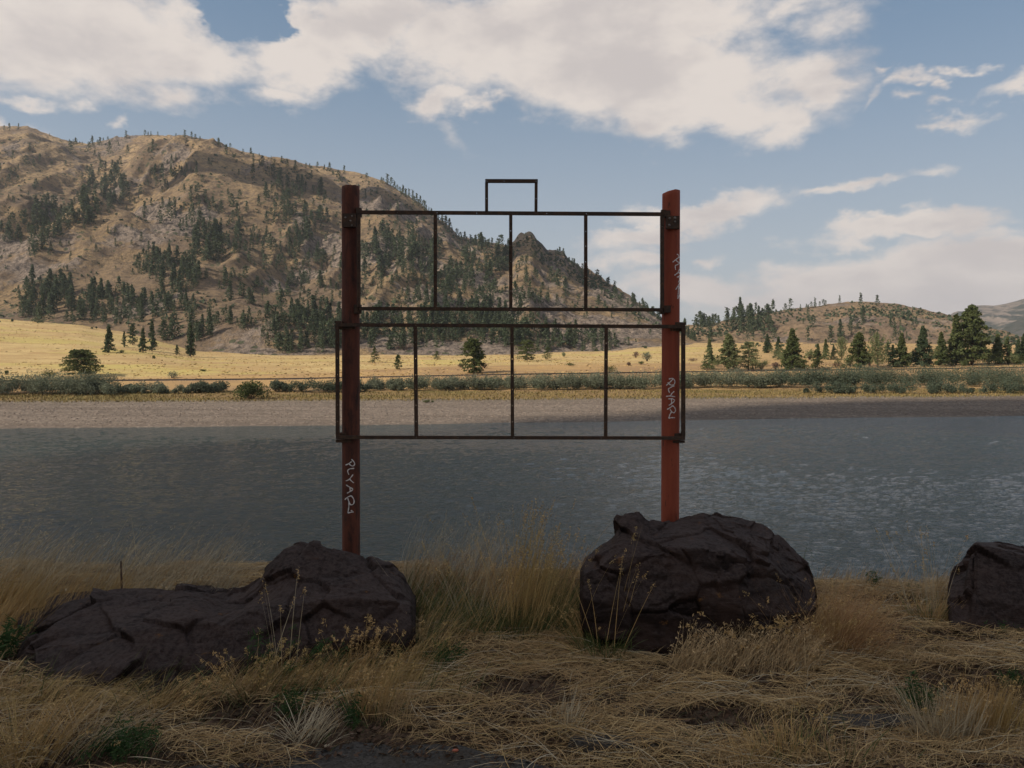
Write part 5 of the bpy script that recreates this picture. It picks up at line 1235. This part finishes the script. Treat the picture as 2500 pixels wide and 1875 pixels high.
tuft(610, 1470, 7, .12, (.42, .60), pale, 'few tall stalks standing in front of the boulder hump', 1.2, .08, .1, .004, 1.0, 0, hs=.012)
tuft(775, 1450, 60, .14, (.14, .28), gold, 'clump with club-like heads in front of the boulder hump', .2, .15, .2, .003, .8, 90, hs=.014)
tuft(900, 1430, 150, .16, (.12, .32), gold, 'clump at the right end of the long boulder', .3, .4, .6, .003, .2, 110)
tuft(300, 1250, 4, .05, (.3, .5), pale, 'few stiff stalks behind the long boulder', .2, .1, .1, .004, 0, 0)

def weed(px, py, n_, h, r, label, lean_az=1.2, lean=.3, seed=0, feather=30, ll=.035):
    g = np.random.default_rng(seed + int(px * 5 + py)); x0, y0 = gpt(px, py); z0 = float(H_near(x0, y0))
    q = g.normal(0, .35, (n_, 2)) * r; p = np.column_stack([q, np.zeros(n_)])
    b = blades(p, lean_az + g.normal(0, .7, n_), g.uniform(h * .5, h, n_), .004, np.abs(g.normal(lean, .2, n_)), np.abs(g.normal(.3, .2, n_)), g, 6)
    t = g.random((n_, feather)) ** .7; c = b[4]; k = t * 5.99; i = k.astype(int); fr = (k - i)[..., None]; ii = np.arange(n_)[:, None]
    pos = c[ii, i] * (1 - fr) + c[ii, np.minimum(i + 1, 6)] * fr + g.normal(0, .012, (n_, feather, 3))
    lv = leaves(pos.reshape(-1, 3), ll * g.uniform(.5, 1.3, n_ * feather), g, .2, .16)
    e = bpy.data.objects.new('green_weed', None); COL.objects.link(e); e.location = (float(x0), float(y0), z0); tag(e, label, 'weed', 'green weeds in the foreground')
    link('stem', mesh('stem', b[0], b[1], M['weed'], False, {'rnd': b[2]}), e)
    link('leaf', mesh('leaf', lv[0], lv[1], M['weed'], False, {'rnd': lv[2]}), e); e.children[1]['kind'] = 'stuff'
weed(640, 1452, 16, .30, .18, 'feathery green weed leaning right in front of the boulder hump', .1, .85, feather=60)
weed(560, 1460, 9, .28, .12, 'upright green weed in front of the boulder hollow', .6, .2, feather=40)
weed(270, 1640, 26, .16, .16, 'bushy dark green weed at the bottom left', 1.0, .4, feather=50, ll=.03)
weed(620, 1560, 10, .15, .08, 'small dark weed left of the brownish clump', 1.5, .3, feather=30)
weed(760, 1570, 10, .13, .06, 'small green tussock beside the brownish clump', 1.5, .25, feather=20)
weed(1985, 1540, 16, .18, .12, 'feathery green weed on the straw at the right', 2.0, .35, feather=50, ll=.03)
weed(2195, 1480, 8, .10, .08, 'low green weed at the right edge of the photo', 1.0, .5, feather=30)
weed(2140, 1375, 14, .10, .12, 'low green weed at the foot of the right-edge boulder', 1.0, .5, feather=30)
weed(1890, 1274, 12, .13, .05, 'bright green sprig on the bank edge', 1.5, .2, feather=20)
weed(1955, 1278, 10, .09, .07, 'low bright green weed right of the bank edge sprig', .2, .7, feather=20)
weed(960, 1440, 14, .14, .14, 'dark green weed between the long boulder and the golden clump', 1.0, .5, feather=40)
weed(15, 1420, 16, .22, .10, 'green weed at the left end of the long boulder', 1.4, .2, feather=20, ll=.05)
weed(1735, 1275, 3, .36, .04, 'spindly weed rising behind the right shoulder of the tall boulder', 1.3, .05, feather=26, ll=.02)

# a dark dead stake behind the long boulder, a pale stone and a scrap on the asphalt edge
x0, y0 = gpt(262, 1300); y0 = 4.75; x0 = tx(262) * y0
tv, tf = tube(np.array([[0, 0, -.1], [.004, 0, .2], [-.002, 0, .42]]), [.008, .007, .005], 6)
zt = EYE + (HY - 1212 * K) / F * y0
tag(link('dead_stake', mesh('dead_stake', tv, tf, M['bark']), None, (x0, y0, zt - .42)), 'thin dark dead stalk sticking up behind the long boulder', 'stalk')
def stone(px, py, s, matl, name, label, cat, seed):
    x, y = gpt(px, py); g = np.random.default_rng(seed); u = np.linspace(0, np.pi, 9)[:, None]; w = np.linspace(0, 2 * np.pi, 14, endpoint=False)[None]
    v = np.stack([np.sin(u) * np.cos(w) * s[0], np.sin(u) * np.sin(w) * s[1], np.cos(u) * s[2] + 0 * w], -1).reshape(-1, 3); v *= (1 + .22 * vnoise(v[:, 0] * 90, v[:, 1] * 90, v[:, 2] * 90, seed))[:, None]
    tag(link(name, mesh(name, v, grid_faces(9, 14, True), matl, True), None, (x, y, max(float(H_near(x, y)), 7.428 if y < float(asphalt_edge(x)) else 0) + s[2] * .6)), label, cat)
stone(706, 1612, (.014, .010, .010), M['pebble'], 'pale_stone', 'small pale yellowish stone on the asphalt edge', 'stone', 3)
stone(984, 1638, (.012, .008, .006), M['orange'], 'orange_scrap', 'small orange scrap lying in the straw at the bottom edge', 'litter', 5)

# ------------------------------------------------------------------ unseen pines behind the camera, added to darken the bank
def shade_tree(x, y, h, r, seed):
    g = np.random.default_rng(seed)
    lv, tr = conifer(g, h, r, 320, 70, .55, .12, 'round', True, .016, .1)
    e = bpy.data.objects.new('added_shade_pine', None); COL.objects.link(e); e.location = (x, y, 7.35); tag(e, 'unseen tall pine added behind the viewpoint for shade', 'tree', 'unseen pines added for shade behind the viewpoint')
    link('crown', mesh('crown', lv[0], lv[1], M['pine'], False, {'rnd': lv[2]}), e); link('trunk', mesh('trunk', tr[0], tr[1], M['bark'], True), e)
for i, (x, y, h, r) in enumerate([(-14, -6, 19, 4.6), (-5, -16, 18, 4.6), (7, -15, 18, 4.6)]):
    shade_tree(x, y, h, r, 900 + i)

# clouds drifting above the frame: they cast the soft shadows seen on the bank and the slopes
def cloud(tx_, ty, tz, alt, rx, ry, rot, seed):
    s = (alt - tz) / L[2]; c = np.array([tx_, ty, tz]) + L * s
    u = np.linspace(0, np.pi, 48)[:, None]; w = np.linspace(0, 2 * np.pi, 96, endpoint=False)[None]
    v = np.stack([np.sin(u) * np.cos(w), np.sin(u) * np.sin(w), np.cos(u) + 0 * w], -1).reshape(-1, 3)
    d = 1 + .38 * fbm(v[:, 0] * 1.7 + seed, v[:, 1] * 1.7, v[:, 2] * 1.7, seed=seed, o=5)
    v = v * d[:, None] * [rx, ry, min(rx, ry) * .28]
    a = math.radians(rot); R = np.array([[math.cos(a), -math.sin(a), 0], [math.sin(a), math.cos(a), 0], [0, 0, 1]])
    o = link('cloud', mesh('cloud', v @ R.T, grid_faces(48, 96, True), M['cloud'], True), None, c); tag(o, kind='structure')
M['cloud'] = material('cloud', lambda n: (.9, .9, .9), 1.0, 0.0)
cloud(135, 70, 2, 620, 190, 84, 12, 3)
p, _ = cast(np.array([440 * K, 770 * K, 1150 * K]), np.array([355 * K, 425 * K, 535 * K]))
cloud(*p[0], 900, 75, 42, 30, 5)
cloud(*p[1], 880, 85, 40, 10, 7)
cloud(*p[2], 860, 50, 45, -30, 9)

# ------------------------------------------------------------------ the summer haze
hm_ = bpy.data.materials.new('haze'); hm_.use_nodes = True; n = Nodes(hm_.node_tree)
vol = n('ShaderNodeVolumePrincipled', {'Color': (.86, .90, 1.0, 1), 'Density': .00010, 'Anisotropy': .2})
out = n('ShaderNodeOutputMaterial', {}, None); n.nt.links.new(vol, out.inputs['Volume'])
v, f = box((0, 2600, 243), (10400, 7000, 496))
tag(link('haze', mesh('haze', v, f, hm_)), kind='stuff')
